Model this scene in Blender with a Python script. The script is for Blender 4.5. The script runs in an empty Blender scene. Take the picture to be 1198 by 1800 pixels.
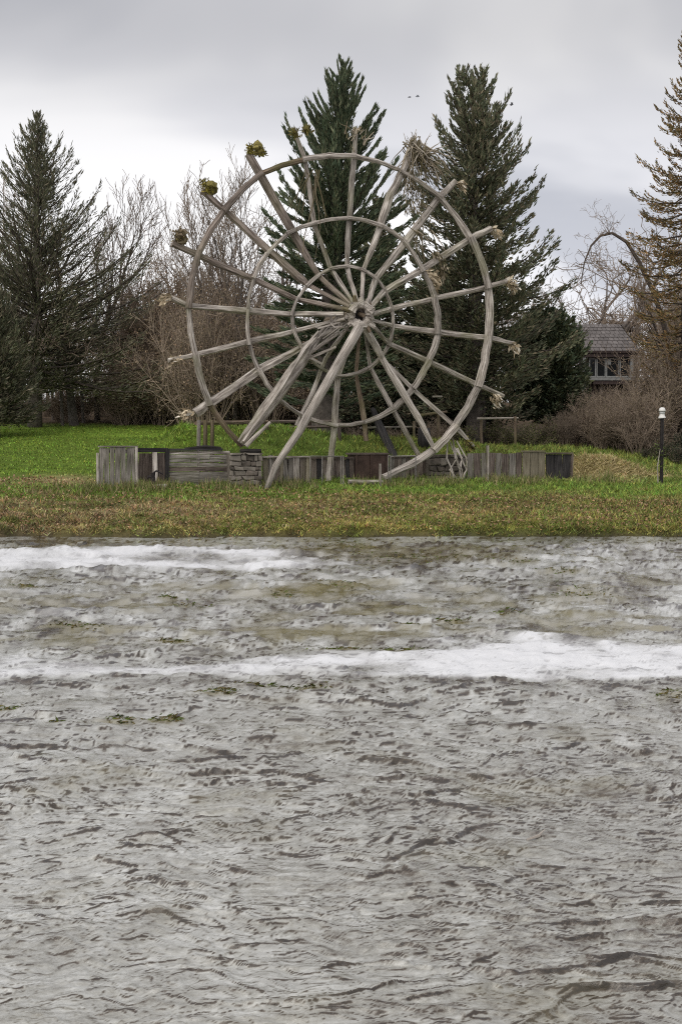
import bpy, math, random
import numpy as np
from mathutils import Vector

random.seed(7)
SC = bpy.context.scene
COL = SC.collection
F = 2240.0                      # focal length in pixels of the 1198 x 1800 photograph
CAM = np.array([0.0, 0.0, 2.5])
PITCH = math.atan(120.0 / F)    # camera looks slightly down

# ------------------------------------------------------------------ camera
cd = bpy.data.cameras.new('camera')
cam = bpy.data.objects.new('camera', cd)
COL.objects.link(cam)
cam.location = CAM
cam.rotation_euler = (math.pi / 2 - PITCH, 0, 0)
cd.sensor_fit = 'VERTICAL'
cd.sensor_height = 24
cd.lens = 24 * F / 1800
cd.clip_end = 3000
SC.camera = cam

# ------------------------------------------------------------------ world: overcast sky
SUN_AZ, SUN_EL = math.radians(215), math.radians(48)
W = bpy.data.worlds.new('World')
SC.world = W
W.use_nodes = True
nt = W.node_tree
nt.nodes.clear()


def N(tree, kind, **kw):
    n = tree.nodes.new(kind)
    for k, v in kw.items():
        setattr(n, k, v)
    return n


def M2(tree, op, a, b=None, c=None):
    n = tree.nodes.new('ShaderNodeMath')
    n.operation = op
    for i, v in enumerate((a, b, c)):
        if v is None:
            continue
        if isinstance(v, (int, float)):
            n.inputs[i].default_value = v
        else:
            tree.links.new(v, n.inputs[i])
    return n.outputs[0]


def ramp(tree, fac, stops, interp='EASE'):
    n = tree.nodes.new('ShaderNodeValToRGB')
    n.color_ramp.interpolation = interp
    el = n.color_ramp.elements
    while len(el) < len(stops):
        el.new(0.5)
    for e, (p, c) in zip(el, stops):
        e.position = p
        e.color = (c[0], c[1], c[2], 1) if not isinstance(c, (int, float)) else (c, c, c, 1)
    tree.links.new(fac, n.inputs[0])
    return n.outputs[0]


L = nt.links.new
tc = N(nt, 'ShaderNodeTexCoord')
sep = N(nt, 'ShaderNodeSeparateXYZ')
L(tc.outputs['Generated'], sep.inputs[0])
zc = M2(nt, 'ADD', M2(nt, 'MAXIMUM', sep.outputs['Z'], 0.0), 0.30)
cx = M2(nt, 'DIVIDE', sep.outputs['X'], zc)
cy = M2(nt, 'DIVIDE', sep.outputs['Y'], zc)
comb = N(nt, 'ShaderNodeCombineXYZ')
L(cx, comb.inputs[0]); L(M2(nt, 'MULTIPLY', cy, 1.25), comb.inputs[1])
comb.inputs[2].default_value = 5.3
n1 = N(nt, 'ShaderNodeTexNoise')
n1.inputs['Scale'].default_value = 1.15
n1.inputs['Detail'].default_value = 4.0
n1.inputs['Roughness'].default_value = 0.42
n1.inputs['Distortion'].default_value = 0.35
L(comb.outputs[0], n1.inputs['Vector'])
elev = ramp(nt, sep.outputs['Z'], [(0.0, 0.60), (0.10, 0.62), (0.20, 0.545), (0.31, 0.37), (0.45, 0.47), (1.0, 0.56)], 'EASE')
cl = ramp(nt, n1.outputs[0], [(0.38, (0.60, 0.615, 0.675)), (0.47, (0.88, 0.88, 0.92)), (0.57, (1.10, 1.09, 1.10))], 'EASE')
mul = N(nt, 'ShaderNodeMix', data_type='RGBA', blend_type='MULTIPLY')
mul.inputs[0].default_value = 1.0
L(elev, mul.inputs[6]); L(cl, mul.inputs[7])
gain = N(nt, 'ShaderNodeVectorMath', operation='SCALE')
L(mul.outputs[2], gain.inputs[0]); gain.inputs['Scale'].default_value = 16.0
sky = N(nt, 'ShaderNodeTexSky')
sky.sky_type = 'NISHITA'
sky.sun_disc = False
sky.sun_elevation = SUN_EL
sky.sun_rotation = SUN_AZ
mx = N(nt, 'ShaderNodeMix', data_type='RGBA')
mx.inputs[0].default_value = 0.96
L(sky.outputs[0], mx.inputs[6]); L(gain.outputs[0], mx.inputs[7])
bg = N(nt, 'ShaderNodeBackground')
bg.inputs['Strength'].default_value = 0.1
L(mx.outputs[2], bg.inputs[0])
wo = N(nt, 'ShaderNodeOutputWorld')
L(bg.outputs[0], wo.inputs[0])

sd = bpy.data.lights.new('sun', 'SUN')
sd.energy = 1.5
sd.angle = math.radians(60)
sd.color = (1.0, 0.94, 0.86)
sun = bpy.data.objects.new('sun', sd)
COL.objects.link(sun)
sdir = Vector((math.sin(SUN_AZ) * math.cos(SUN_EL), math.cos(SUN_AZ) * math.cos(SUN_EL), math.sin(SUN_EL)))
sun.rotation_euler = sdir.to_track_quat('Z', 'Y').to_euler()
sun.location = sdir * 60

SC.view_settings.view_transform = 'Standard'
SC.view_settings.look = 'None'
SC.view_settings.gamma = 1
SC.view_settings.use_curve_mapping = False
SC.view_settings.exposure = 0.12
SC.cycles.use_denoising = False        # keep the fine grain of water, bark and grass
SC.cycles.filter_width = 1.1

# ------------------------------------------------------------------ numeric helpers
cp, sp_ = math.cos(PITCH), math.sin(PITCH)


def ray(px, py):
    x = (px - 599.0) / F
    y = -(py - 900.0) / F
    # camera axes: right = X, forward = (0,cp,-sp), up = (0,sp,cp)
    return np.array([x, cp + y * sp_, -sp_ + y * cp])


def at(px, py, Y):
    r = ray(px, py)
    return CAM + r * (Y / r[1])


def on_plane(px, py, p0, n):
    r = ray(px, py)
    return CAM + r * (np.dot(p0 - CAM, n) / np.dot(r, n))


_perm = np.random.default_rng(11).permutation(512)
_perm = np.concatenate([_perm, _perm, _perm])
_ga = np.random.default_rng(12).uniform(0, 2 * np.pi, 512)
_gx, _gy = np.cos(_ga), np.sin(_ga)


def perlin(x, y, seed=0):
    x = np.asarray(x, float) + seed * 17.31
    y = np.asarray(y, float) + seed * 9.17
    xi = np.floor(x).astype(int); yi = np.floor(y).astype(int)
    xf = x - xi; yf = y - yi
    u = xf * xf * xf * (xf * (xf * 6 - 15) + 10)
    v = yf * yf * yf * (yf * (yf * 6 - 15) + 10)

    def g(ix, iy, fx, fy):
        h = _perm[(_perm[ix & 511] + iy) & 511]
        return _gx[h] * fx + _gy[h] * fy
    a = g(xi, yi, xf, yf); b = g(xi + 1, yi, xf - 1, yf)
    c = g(xi, yi + 1, xf, yf - 1); d = g(xi + 1, yi + 1, xf - 1, yf - 1)
    return ((a + u * (b - a)) * (1 - v) + (c + u * (d - c)) * v) * 1.45


def fbm(x, y, seed=0, oct=4, gain_=0.5):
    s = 0; a = 1; f = 1
    for i in range(oct):
        s = s + a * perlin(x * f, y * f, seed + i * 3)
        a *= gain_; f *= 2.03
    return s


def sstep(a, b, x):
    t = np.clip((x - a) / (b - a), 0, 1)
    return t * t * (3 - 2 * t)


# ------------------------------------------------------------------ terrain shape
def wall_y(x):
    return 41.0 + 0.40 * np.clip(x, -9, 9.5)


def terrain(x, y):
    x = np.asarray(x, float); y = np.asarray(y, float)
    edge = 33.95 + 0.30 * perlin(x * 0.30, x * 0 + 3.3) + 0.16 * perlin(x * 1.1, x * 0 + 1.3) + 0.10 * perlin(x * 3.3, x * 0 + 5.3)
    yw = wall_y(x)
    bed = np.interp(y, [-60, 26, 32.5, 33.9], [-1.0, -0.8, -0.5, -0.12])
    t1 = np.clip((y - edge) / (yw - edge), 0, 1)
    bank = 0.20 + (1.24 - 0.20) * (t1 ** 0.92)
    t2 = np.clip((y - yw) / (62 - yw), 0, 1)
    up = 1.24 + 2.06 * t2
    far = np.interp(y, [62, 90, 115, 160], [3.3, 5.3, 6.2, 6.6])
    z = np.where(y < yw, bank, np.where(y < 62, up, far))
    lip = sstep(edge - 0.10, edge + 0.12, y)
    z = bed * (1 - lip) + z * lip
    # berm behind the wheel
    d = y - yw
    al = np.interp(x, [-7.6, -5.6, -2.2, 0.2, 3, 6, 9, 12], [0, 1.38, 1.38, 0.95, 0.85, 0.5, 0.35, 0])
    z = z + al * np.exp(-((d - 5.2) / 2.6) ** 2) * sstep(0.8, 3.0, d)
    # straw heap at the right-hand end of the fence
    z = z + 0.55 * np.exp(-((x - 9.4) / 1.3) ** 2 - ((y - 46.3) / 1.3) ** 2)
    near = np.exp(-((y - 45) / 25) ** 2) * lip
    z = z + near * (0.05 * perlin(x * 0.6, y * 0.6, 5) + 0.025 * perlin(x * 2.1, y * 2.1, 6))
    return z


def zt(x, y):
    return float(terrain(np.array([x]), np.array([y]))[0])


def ground_at(px, py, y0=33.0, y1=150.0):
    r = ray(px, py)
    ys = np.linspace(y0, y1, 2400)
    pts = CAM[None] + r[None] * (ys / r[1])[:, None]
    dz = pts[:, 2] - terrain(pts[:, 0], pts[:, 1])
    i = int(np.argmax(dz < 0))
    if dz[i] >= 0:
        i = len(ys) - 1
    return np.array([pts[i, 0], pts[i, 1], zt(pts[i, 0], pts[i, 1])])


def ground_color(x, y):
    """linear base colour of turf / dead grass at a place"""
    yw = wall_y(x)
    t = np.clip((y - 33.9) / (yw - 33.9), 0, 1.6)
    n = fbm(x * 0.55, y * 0.8, 21, 4)
    n2 = fbm(x * 2.0, y * 2.6, 31, 3)
    ns = fbm(x * 0.22, y * 1.5, 33, 4)
    green = np.array([0.175, 0.245, 0.048]); lawn = np.array([0.165, 0.245, 0.036])
    olive = np.array([0.315, 0.290, 0.085]); brown = np.array([0.370, 0.285, 0.160]); dark = np.array([0.060, 0.042, 0.026])
    straw = np.array([0.46, 0.38, 0.19])
    g = sstep(0.50, 0.82, t + 0.16 * n + 0.10 * n2 + 0.30 * ns)
    mud = sstep(0.12, 0.5, n2 + 0.6 * np.exp(-((t - 0.46) / 0.10) ** 2) * (0.5 + n) - 0.1)
    leftness = sstep(2, -8, x)
    wet = sstep(0.34, 0.12, t + 0.05 * n)                       # olive strip by the water
    b = brown * (0.42 + 0.5 * leftness)[..., None] + olive * (0.58 - 0.5 * leftness)[..., None]
    b = b * (1 - 0.75 * wet * sstep(-9, 1, x + 3 * n))[..., None] + olive * (0.75 * wet * sstep(-9, 1, x + 3 * n))[..., None]
    b = b * (1 - 0.55 * sstep(-0.1, 0.5, -n2))[..., None] + olive * (0.55 * sstep(-0.1, 0.5, -n2))[..., None]
    pg = 0.80 * sstep(-0.15, 0.35, fbm(x * 0.35, y * 2.2, 91, 4) + 0.28 * sstep(-3, 6, x))
    b = b * (1 - pg)[..., None] + np.array([0.165, 0.195, 0.045]) * pg[..., None]
    c = b * (1 - g)[..., None] + green * g[..., None]
    c = c * (1 - 0.6 * mud * (1 - g))[..., None] + dark * (0.6 * mud * (1 - g))[..., None]
    lw = sstep(yw + 0.5, yw + 3.0, y) * sstep(66, 60, y) * sstep(-3.4, -5.0, x)
    c = c * (1 - lw)[..., None] + lawn * lw[..., None]
    # straw: left patch in front of lawn, heap at right
    s = np.exp(-((x + 8.6) / 1.3) ** 2 - ((y - 39.2) / 1.2) ** 2) * 0.9 + 1.25 * np.exp(-((x - 9.2) / 1.7) ** 2 - ((y - 45.7) / 1.4) ** 2)
    s = np.clip(s + 0.25 * n2 * (s > 0.1), 0, 0.95)
    c = c * (1 - s)[..., None] + straw * s[..., None]
    # woodland floor
    w = sstep(62, 67, y) + sstep(-4.2, -2.5, x) * sstep(yw + 7.5, yw + 9.5, y)
    w = np.clip(w, 0, 1)
    c = c * (1 - w)[..., None] + np.array([0.085, 0.060, 0.038]) * w[..., None]
    dry = sstep(-1, 2, x) * sstep(yw + 1, yw + 3, y) * (1 - w) * (0.3 + 0.35 * np.clip(n2, -.5, 1))
    c = c * (1 - dry)[..., None] + np.array([0.20, 0.17, 0.055]) * dry[..., None]
    return np.clip(c * (1 + 0.22 * n2 + 0.22 * ns)[..., None], 0.008, 0.6)


# ------------------------------------------------------------------ object helpers
def tag(o, label=None, cat=None, group=None, kind=None):
    if label: o['label'] = label
    if cat: o['category'] = cat
    if group: o['group'] = group
    if kind: o['kind'] = kind
    return o


def thing(name, loc, label, cat, group=None):
    o = bpy.data.objects.new(name, None)
    o.empty_display_size = 0.3
    o.location = loc
    COL.objects.link(o)
    return tag(o, label, cat, group)


def link(name, me, mat, parent=None, world=True, loc=(0, 0, 0)):
    """world=True: mesh vertices are world coordinates; they are moved into the parent's frame"""
    o = bpy.data.objects.new(name, me)
    COL.objects.link(o)
    if mat is not None and not me.materials:
        me.materials.append(mat)
    if parent is not None:
        o.parent = parent
        if world:
            pl = Vector((0, 0, 0)); q = parent
            while q is not None:
                pl += q.location; q = q.parent
            o.location = -pl
        else:
            o.location = loc
    else:
        o.location = loc
    return o


def recenter(o):
    """move a world-coordinate mesh's origin to the middle of its foot"""
    me = o.data
    n = len(me.vertices)
    a = np.empty(n * 3, np.float32); me.vertices.foreach_get('co', a); a = a.reshape(-1, 3)
    c = np.array([(a[:, 0].min() + a[:, 0].max()) / 2, (a[:, 1].min() + a[:, 1].max()) / 2, a[:, 2].min()])
    me.vertices.foreach_set('co', (a - c).astype(np.float32).ravel())
    me.update()
    o.location = Vector(o.location) + Vector(c)
    return o


def mesh_np(name, verts, faces, cols=None, uvs=None, smooth=False):
    verts = np.ascontiguousarray(verts, np.float32)
    faces = np.ascontiguousarray(faces, np.int32)
    k = faces.shape[1]; nf = len(faces)
    me = bpy.data.meshes.new(name)
    me.vertices.add(len(verts)); me.vertices.foreach_set('co', verts.ravel())
    me.loops.add(nf * k); me.loops.foreach_set('vertex_index', faces.ravel())
    me.polygons.add(nf)
    me.polygons.foreach_set('loop_start', np.arange(0, nf * k, k, dtype=np.int32))
    if smooth:
        me.polygons.foreach_set('use_smooth', np.ones(nf, bool))
    if cols is not None:
        ca = me.color_attributes.new('Col', 'FLOAT_COLOR', 'POINT')
        c4 = np.ones((len(verts), 4), np.float32); c4[:, :3] = cols
        ca.data.foreach_set('color', c4.ravel())
    me.update(calc_edges=True)
    return me


def tube(name, pts, radii, sides=7, jit=0.08, rng=None, flat=1.0, sub=3, up=(0, 0, 1)):
    """rough log / hewn beam along a polyline with UVs (v runs along the length in metres)"""
    rng = rng or np.random.default_rng(abs(hash(name)) % 999)
    pts = [np.array(p, float) for p in pts]
    P = []; R = []
    for i in range(len(pts) - 1):
        for k in range(sub):
            t = k / sub
            P.append(pts[i] * (1 - t) + pts[i + 1] * t); R.append(radii[i] * (1 - t) + radii[i + 1] * t)
    P.append(pts[-1]); R.append(radii[-1])
    P = np.array(P); R = np.array(R)
    for i in range(1, len(P) - 1):
        P[i] += rng.normal(0, 1, 3) * R[i] * jit * 0.5
    T = np.gradient(P, axis=0); T /= np.linalg.norm(T, axis=1)[:, None]
    upv = np.array(up, float)
    if abs(np.dot(T[0], upv)) > 0.97:
        upv = np.array([0.0, 1.0, 0.0])
    V = []; uv = []
    ang = np.arange(sides) / sides * 2 * np.pi + rng.uniform(0, 1) * 0.3
    shape = 1 + rng.normal(0, jit, sides)
    dist = 0
    for i in range(len(P)):
        a = np.cross(T[i], upv); a /= np.linalg.norm(a); b = np.cross(a, T[i])
        if i: dist += np.linalg.norm(P[i] - P[i - 1])
        rr = R[i] * shape * (1 + rng.normal(0, jit * 0.6, sides))
        ring = P[i][None] + a[None] * (np.cos(ang) * rr)[:, None] + b[None] * (np.sin(ang) * rr * flat)[:, None]
        V.append(ring); uv.append(dist)
    V = np.concatenate(V)
    faces = []; fuv = []
    for i in range(len(P) - 1):
        for k in range(sides):
            k2 = (k + 1) % sides
            faces.append((i * sides + k, i * sides + k2, (i + 1) * sides + k2, (i + 1) * sides + k))
            u0 = k * R[0] * 6.28 / sides; u1 = (k + 1) * R[0] * 6.28 / sides
            fuv += [(u0, uv[i]), (u1, uv[i]), (u1, uv[i + 1]), (u0, uv[i + 1])]
    faces.append(tuple(range(sides - 1, -1, -1))); fuv += [(0.05 * math.cos(t), 0.05 * math.sin(t)) for t in ang[::-1]]
    e = (len(P) - 1) * sides
    faces.append(tuple(range(e, e + sides))); fuv += [(0.05 * math.cos(t), 0.05 * math.sin(t)) for t in ang]
    me = bpy.data.meshes.new(name)
    me.from_pydata([tuple(v) for v in V], [], faces)
    ul = me.uv_layers.new(name='UVMap')
    ul.data.foreach_set('uv', np.array(fuv, np.float32).ravel())
    me.polygons.foreach_set('use_smooth', [len(f) == 4 and sides > 8 for f in faces])
    me.update()
    return me


def box_mesh(name, o, ax, ay, az, jit=0.0, rng=None, grain=2, bev=0.0):
    """box from corner-centre o with half vectors ax, ay, az; UV v runs along axis `grain`"""
    rng = rng or np.random.default_rng(3)
    o, ax, ay, az = [np.array(q, float) for q in (o, ax, ay, az)]
    V = []
    S = [(-1, -1, -1), (1, -1, -1), (1, 1, -1), (-1, 1, -1), (-1, -1, 1), (1, -1, 1), (1, 1, 1), (-1, 1, 1)]
    for s in S:
        j = 1 + rng.normal(0, jit, 3)
        V.append(o + ax * s[0] * j[0] + ay * s[1] * j[1] + az * s[2] * j[2])
    Fc = [(0, 3, 2, 1), (4, 5, 6, 7), (0, 1, 5, 4), (1, 2, 6, 5), (2, 3, 7, 6), (3, 0, 4, 7)]
    me = bpy.data.meshes.new(name)
    me.from_pydata([tuple(v) for v in V], [], Fc)
    ls = [np.linalg.norm(ax), np.linalg.norm(ay), np.linalg.norm(az)]
    g = grain; others = [i for i in range(3) if i != g]
    uvs = []
    for f in Fc:
        for vi in f:
            s = S[vi]
            uvs.append((s[others[0]] * ls[others[0]] + s[others[1]] * ls[others[1]], s[g] * ls[g]))
    me.uv_layers.new(name='UVMap').data.foreach_set('uv', np.array(uvs, np.float32).ravel())
    me.update()
    if bev > 0:
        import bmesh
        bm = bmesh.new(); bm.from_mesh(me)
        bmesh.ops.bevel(bm, geom=list(bm.edges), offset=bev, segments=1, affect='EDGES')
        bm.to_mesh(me); bm.free(); me.update()
    return me


def prisms(p0, p1, r0, r1, sides=3):
    """many tapered open prisms at once"""
    p0 = np.asarray(p0, float); p1 = np.asarray(p1, float); n = len(p0)
    d = p1 - p0; d /= np.linalg.norm(d, axis=1)[:, None] + 1e-9
    ref = np.where(np.abs(d[:, 2:3]) > 0.9, np.array([[1.0, 0, 0]]), np.array([[0, 0, 1.0]]))
    a = np.cross(d, ref); a /= np.linalg.norm(a, axis=1)[:, None] + 1e-9
    b = np.cross(a, d)
    V = np.empty((n, 2 * sides, 3)); 
    for k in range(sides):
        th = 2 * np.pi * k / sides
        o = a * math.cos(th) + b * math.sin(th)
        V[:, k] = p0 + o * np.asarray(r0)[:, None]
        V[:, sides + k] = p1 + o * np.asarray(r1)[:, None]
    fs = np.array([[k, (k + 1) % sides, sides + (k + 1) % sides, sides + k] for k in range(sides)])
    Fc = (np.arange(n) * 2 * sides)[:, None, None] + fs[None]
    return V.reshape(-1, 3), Fc.reshape(-1, 4)


def blades(p, d, length, width, rng, base=0.35):
    """many narrow leaf blades (kite quads) starting at p along d"""
    n = len(p)
    d = d / (np.linalg.norm(d, axis=1)[:, None] + 1e-9)
    s = np.cross(d, rng.normal(0, 1, (n, 3))); s /= np.linalg.norm(s, axis=1)[:, None] + 1e-9
    length = np.broadcast_to(length, (n,)); width = np.broadcast_to(width, (n,))
    m = p + d * (length * base)[:, None]
    V = np.stack([p, m + s * (width / 2)[:, None], p + d * length[:, None], m - s * (width / 2)[:, None]], 1)
    Fc = np.arange(n * 4).reshape(n, 4)
    return V.reshape(-1, 3), Fc


def merge(parts):
    V = []; Fc = []; C = []; off = 0
    for p in parts:
        V.append(p[0]); Fc.append(p[1] + off); off += len(p[0])
        if len(p) > 2: C.append(p[2])
    return np.concatenate(V), np.concatenate(Fc), (np.concatenate(C) if C else None)


# ------------------------------------------------------------------ materials
def new_mat(name):
    m = bpy.data.materials.new(name)
    m.use_nodes = True
    t = m.node_tree
    b = t.nodes['Principled BSDF']
    return m, t, b


def wood_mat(name, dark, mid, light, rough=0.85, bump=0.5, moss=0.0, uscale=26, vscale=1.6):
    m, t, b = new_mat(name)
    uv = N(t, 'ShaderNodeUVMap'); uv.uv_map = 'UVMap'
    oi = N(t, 'ShaderNodeObjectInfo')
    sp = N(t, 'ShaderNodeSeparateXYZ'); t.links.new(uv.outputs[0], sp.inputs[0])
    cb = N(t, 'ShaderNodeCombineXYZ')
    t.links.new(M2(t, 'MULTIPLY', sp.outputs[0], uscale), cb.inputs[0])
    t.links.new(M2(t, 'MULTIPLY', sp.outputs[1], vscale), cb.inputs[1])
    t.links.new(M2(t, 'MULTIPLY', oi.outputs['Random'], 37.0), cb.inputs[2])
    no = N(t, 'ShaderNodeTexNoise'); no.inputs['Scale'].default_value = 1.0
    no.inputs['Detail'].default_value = 5; no.inputs['Roughness'].default_value = 0.62
    t.links.new(cb.outputs[0], no.inputs['Vector'])
    c = ramp(t, no.outputs[0], [(0.33, dark), (0.5, mid), (0.68, light)], 'LINEAR')
    # broad blotches
    tc2 = N(t, 'ShaderNodeTexCoord')
    n2 = N(t, 'ShaderNodeTexNoise'); n2.inputs['Scale'].default_value = 1.3; n2.inputs['Detail'].default_value = 3
    va = N(t, 'ShaderNodeVectorMath', operation='ADD'); t.links.new(tc2.outputs['Object'], va.inputs[0]); t.links.new(cb.outputs[0], va.inputs[1])
    t.links.new(tc2.outputs['Object'], n2.inputs['Vector'])
    val = M2(t, 'ADD', M2(t, 'MULTIPLY', n2.outputs[0], 1.1), M2(t, 'ADD', M2(t, 'MULTIPLY', oi.outputs['Random'], 0.40), 0.22))
    mm = N(t, 'ShaderNodeVectorMath', operation='SCALE'); t.links.new(c, mm.inputs[0]); t.links.new(val, mm.inputs['Scale'])
    out = mm.outputs[0]
    if moss > 0:
        n3 = N(t, 'ShaderNodeTexNoise'); n3.inputs['Scale'].default_value = 0.9; n3.inputs['Detail'].default_value = 4
        t.links.new(tc2.outputs['Object'], n3.inputs['Vector'])
        mf = ramp(t, n3.outputs[0], [(0.50, 0.0), (0.66, moss)], 'LINEAR')
        mi = N(t, 'ShaderNodeMix', data_type='RGBA'); t.links.new(mf, mi.inputs[0]); t.links.new(out, mi.inputs[6])
        mi.inputs[7].default_value = (0.16, 0.17, 0.05, 1)
        out = mi.outputs[2]
    t.links.new(out, b.inputs['Base Color'])
    b.inputs['Roughness'].default_value = rough
    b.inputs['Specular IOR Level'].default_value = 0.25
    bp = N(t, 'ShaderNodeBump'); bp.inputs['Strength'].default_value = bump; bp.inputs['Distance'].default_value = 0.02
    t.links.new(no.outputs[0], bp.inputs['Height']); t.links.new(bp.outputs[0], b.inputs['Normal'])
    return m


def plain_mat(name, col, rough=0.8, var=0.35, scale=6.0, metallic=0.0, spec=0.3, bump=0.25, detail=5, col2=None):
    m, t, b = new_mat(name)
    tc2 = N(t, 'ShaderNodeTexCoord'); oi = N(t, 'ShaderNodeObjectInfo')
    no = N(t, 'ShaderNodeTexNoise'); no.noise_dimensions = '4D'
    no.inputs['Scale'].default_value = scale; no.inputs['Detail'].default_value = detail; no.inputs['Roughness'].default_value = 0.6
    t.links.new(tc2.outputs['Object'], no.inputs['Vector']); t.links.new(M2(t, 'MULTIPLY', oi.outputs['Random'], 50), no.inputs['W'])
    c2 = col2 or tuple(min(1, c * (1 + var)) for c in col)
    c1 = tuple(c * (1 - var) for c in col)
    c = ramp(t, no.outputs[0], [(0.3, c1), (0.5, col), (0.7, c2)], 'LINEAR')
    mm = N(t, 'ShaderNodeVectorMath', operation='SCALE'); t.links.new(c, mm.inputs[0])
    t.links.new(M2(t, 'ADD', M2(t, 'MULTIPLY', oi.outputs['Random'], var), 1 - var / 2), mm.inputs['Scale'])
    t.links.new(mm.outputs[0], b.inputs['Base Color'])
    b.inputs['Roughness'].default_value = rough; b.inputs['Metallic'].default_value = metallic
    b.inputs['Specular IOR Level'].default_value = spec
    if bump:
        bp = N(t, 'ShaderNodeBump'); bp.inputs['Strength'].default_value = bump; bp.inputs['Distance'].default_value = 0.03
        t.links.new(no.outputs[0], bp.inputs['Height']); t.links.new(bp.outputs[0], b.inputs['Normal'])
    return m


def vcol_mat(name, rough=0.8, spec=0.15, scale=14.0, var=0.3, bump=0.0, trans=0.0):
    m, t, b = new_mat(name)
    at_ = N(t, 'ShaderNodeAttribute'); at_.attribute_name = 'Col'
    tc2 = N(t, 'ShaderNodeTexCoord')
    no = N(t, 'ShaderNodeTexNoise'); no.inputs['Scale'].default_value = scale; no.inputs['Detail'].default_value = 5
    t.links.new(tc2.outputs['Object'], no.inputs['Vector'])
    mm = N(t, 'ShaderNodeVectorMath', operation='SCALE'); t.links.new(at_.outputs['Color'], mm.inputs[0])
    t.links.new(M2(t, 'ADD', M2(t, 'MULTIPLY', no.outputs[0], var * 2), 1 - var), mm.inputs['Scale'])
    t.links.new(mm.outputs[0], b.inputs['Base Color'])
    b.inputs['Roughness'].default_value = rough; b.inputs['Specular IOR Level'].default_value = spec
    if bump:
        bp = N(t, 'ShaderNodeBump'); bp.inputs['Strength'].default_value = bump; bp.inputs['Distance'].default_value = 0.05
        t.links.new(no.outputs[0], bp.inputs['Height']); t.links.new(bp.outputs[0], b.inputs['Normal'])
    return m


WOOD = wood_mat('weathered_wood', (0.085, 0.070, 0.058), (0.330, 0.292, 0.255), (0.60, 0.555, 0.50), moss=0.34)
WOOD_DARK = wood_mat('dark_weathered_wood', (0.065, 0.050, 0.040), (0.190, 0.155, 0.130), (0.36, 0.305, 0.265), moss=0.2)
WOOD_PALE = wood_mat('pale_driftwood', (0.15, 0.130, 0.112), (0.42, 0.375, 0.33), (0.66, 0.61, 0.56))
WOOD_BROWN = wood_mat('brown_mossy_wood', (0.065, 0.047, 0.032), (0.155, 0.115, 0.080), (0.30, 0.24, 0.18), moss=0.40)
WOOD_MOSS = wood_mat('mossy_knot', (0.07, 0.058, 0.022), (0.18, 0.15, 0.045), (0.30, 0.26, 0.09), moss=0.3)
BOARD_GREY = wood_mat('grey_board', (0.075, 0.065, 0.056), (0.215, 0.195, 0.170), (0.38, 0.35, 0.315), moss=0.12, uscale=30, vscale=1.8)
BOARD_BROWN = wood_mat('brown_board', (0.045, 0.035, 0.030), (0.115, 0.090, 0.076), (0.22, 0.18, 0.155), uscale=30, vscale=1.8)
BOARD_DARK = wood_mat('dark_board', (0.016, 0.015, 0.016), (0.036, 0.033, 0.033), (0.075, 0.068, 0.066), uscale=30, vscale=1.8)
BOARD_TAN = wood_mat('tan_board', (0.13, 0.11, 0.075), (0.20, 0.175, 0.125), (0.29, 0.255, 0.19), uscale=20, vscale=1.8)
CHAR_AND_HOLE = plain_mat('charred_wood_and_hole_shade', (0.022, 0.019, 0.018), 0.9, 0.5)
STONE = plain_mat('wall_stone', (0.20, 0.178, 0.150), 0.9, 0.28, 5.0, bump=0.5)
STONE_DARK = plain_mat('dark_wall_stone', (0.115, 0.098, 0.082), 0.9, 0.55, 5.0, bump=0.5)
MORTAR = plain_mat('mortar', (0.16, 0.14, 0.118), 0.95, 0.4, 8.0)
METAL = plain_mat('galvanised_pipe', (0.23, 0.215, 0.195), 0.5, 0.35, 5.0, metallic=0.3)
RUST = plain_mat('rusty_sheet', (0.062, 0.040, 0.032), 0.85, 0.5, 4.0)
BLACK = plain_mat('dark_painted_post', (0.018, 0.014, 0.014), 0.6, 0.3, 8.0)
WHITE = plain_mat('white_lamp_plastic', (0.72, 0.71, 0.68), 0.35, 0.12, 3.0, bump=0.05)
BARK = plain_mat('bark', (0.082, 0.066, 0.054), 0.95, 0.5, 7.0, bump=0.6)
BARK_SPRUCE = plain_mat('spruce_bark', (0.115, 0.098, 0.084), 0.95, 0.5, 5.0, bump=0.7)
BARK_GREY = plain_mat('grey_bark', (0.135, 0.116, 0.104), 0.95, 0.4, 7.0, bump=0.5)
TWIG = plain_mat('bare_twigs', (0.265, 0.208, 0.160), 0.95, 0.35, 0.7, bump=0)
NEEDLE = vcol_mat('needles', 0.7, 0.25, 0.6, 0.30)
LEAF = vcol_mat('leaves', 0.75, 0.2, 1.0, 0.3)
GRASS = vcol_mat('grass_blades', 0.7, 0.2, 1.5, 0.25)
GROUND = vcol_mat('turf', 0.95, 0.1, 16.0, 0.55, bump=0.8)
STRAWM = wood_mat('straw', (0.21, 0.165, 0.085), (0.40, 0.33, 0.19), (0.60, 0.52, 0.34), uscale=40, vscale=3)
MOSS = vcol_mat('moss', 0.95, 0.05, 3.0, 0.4)

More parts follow.
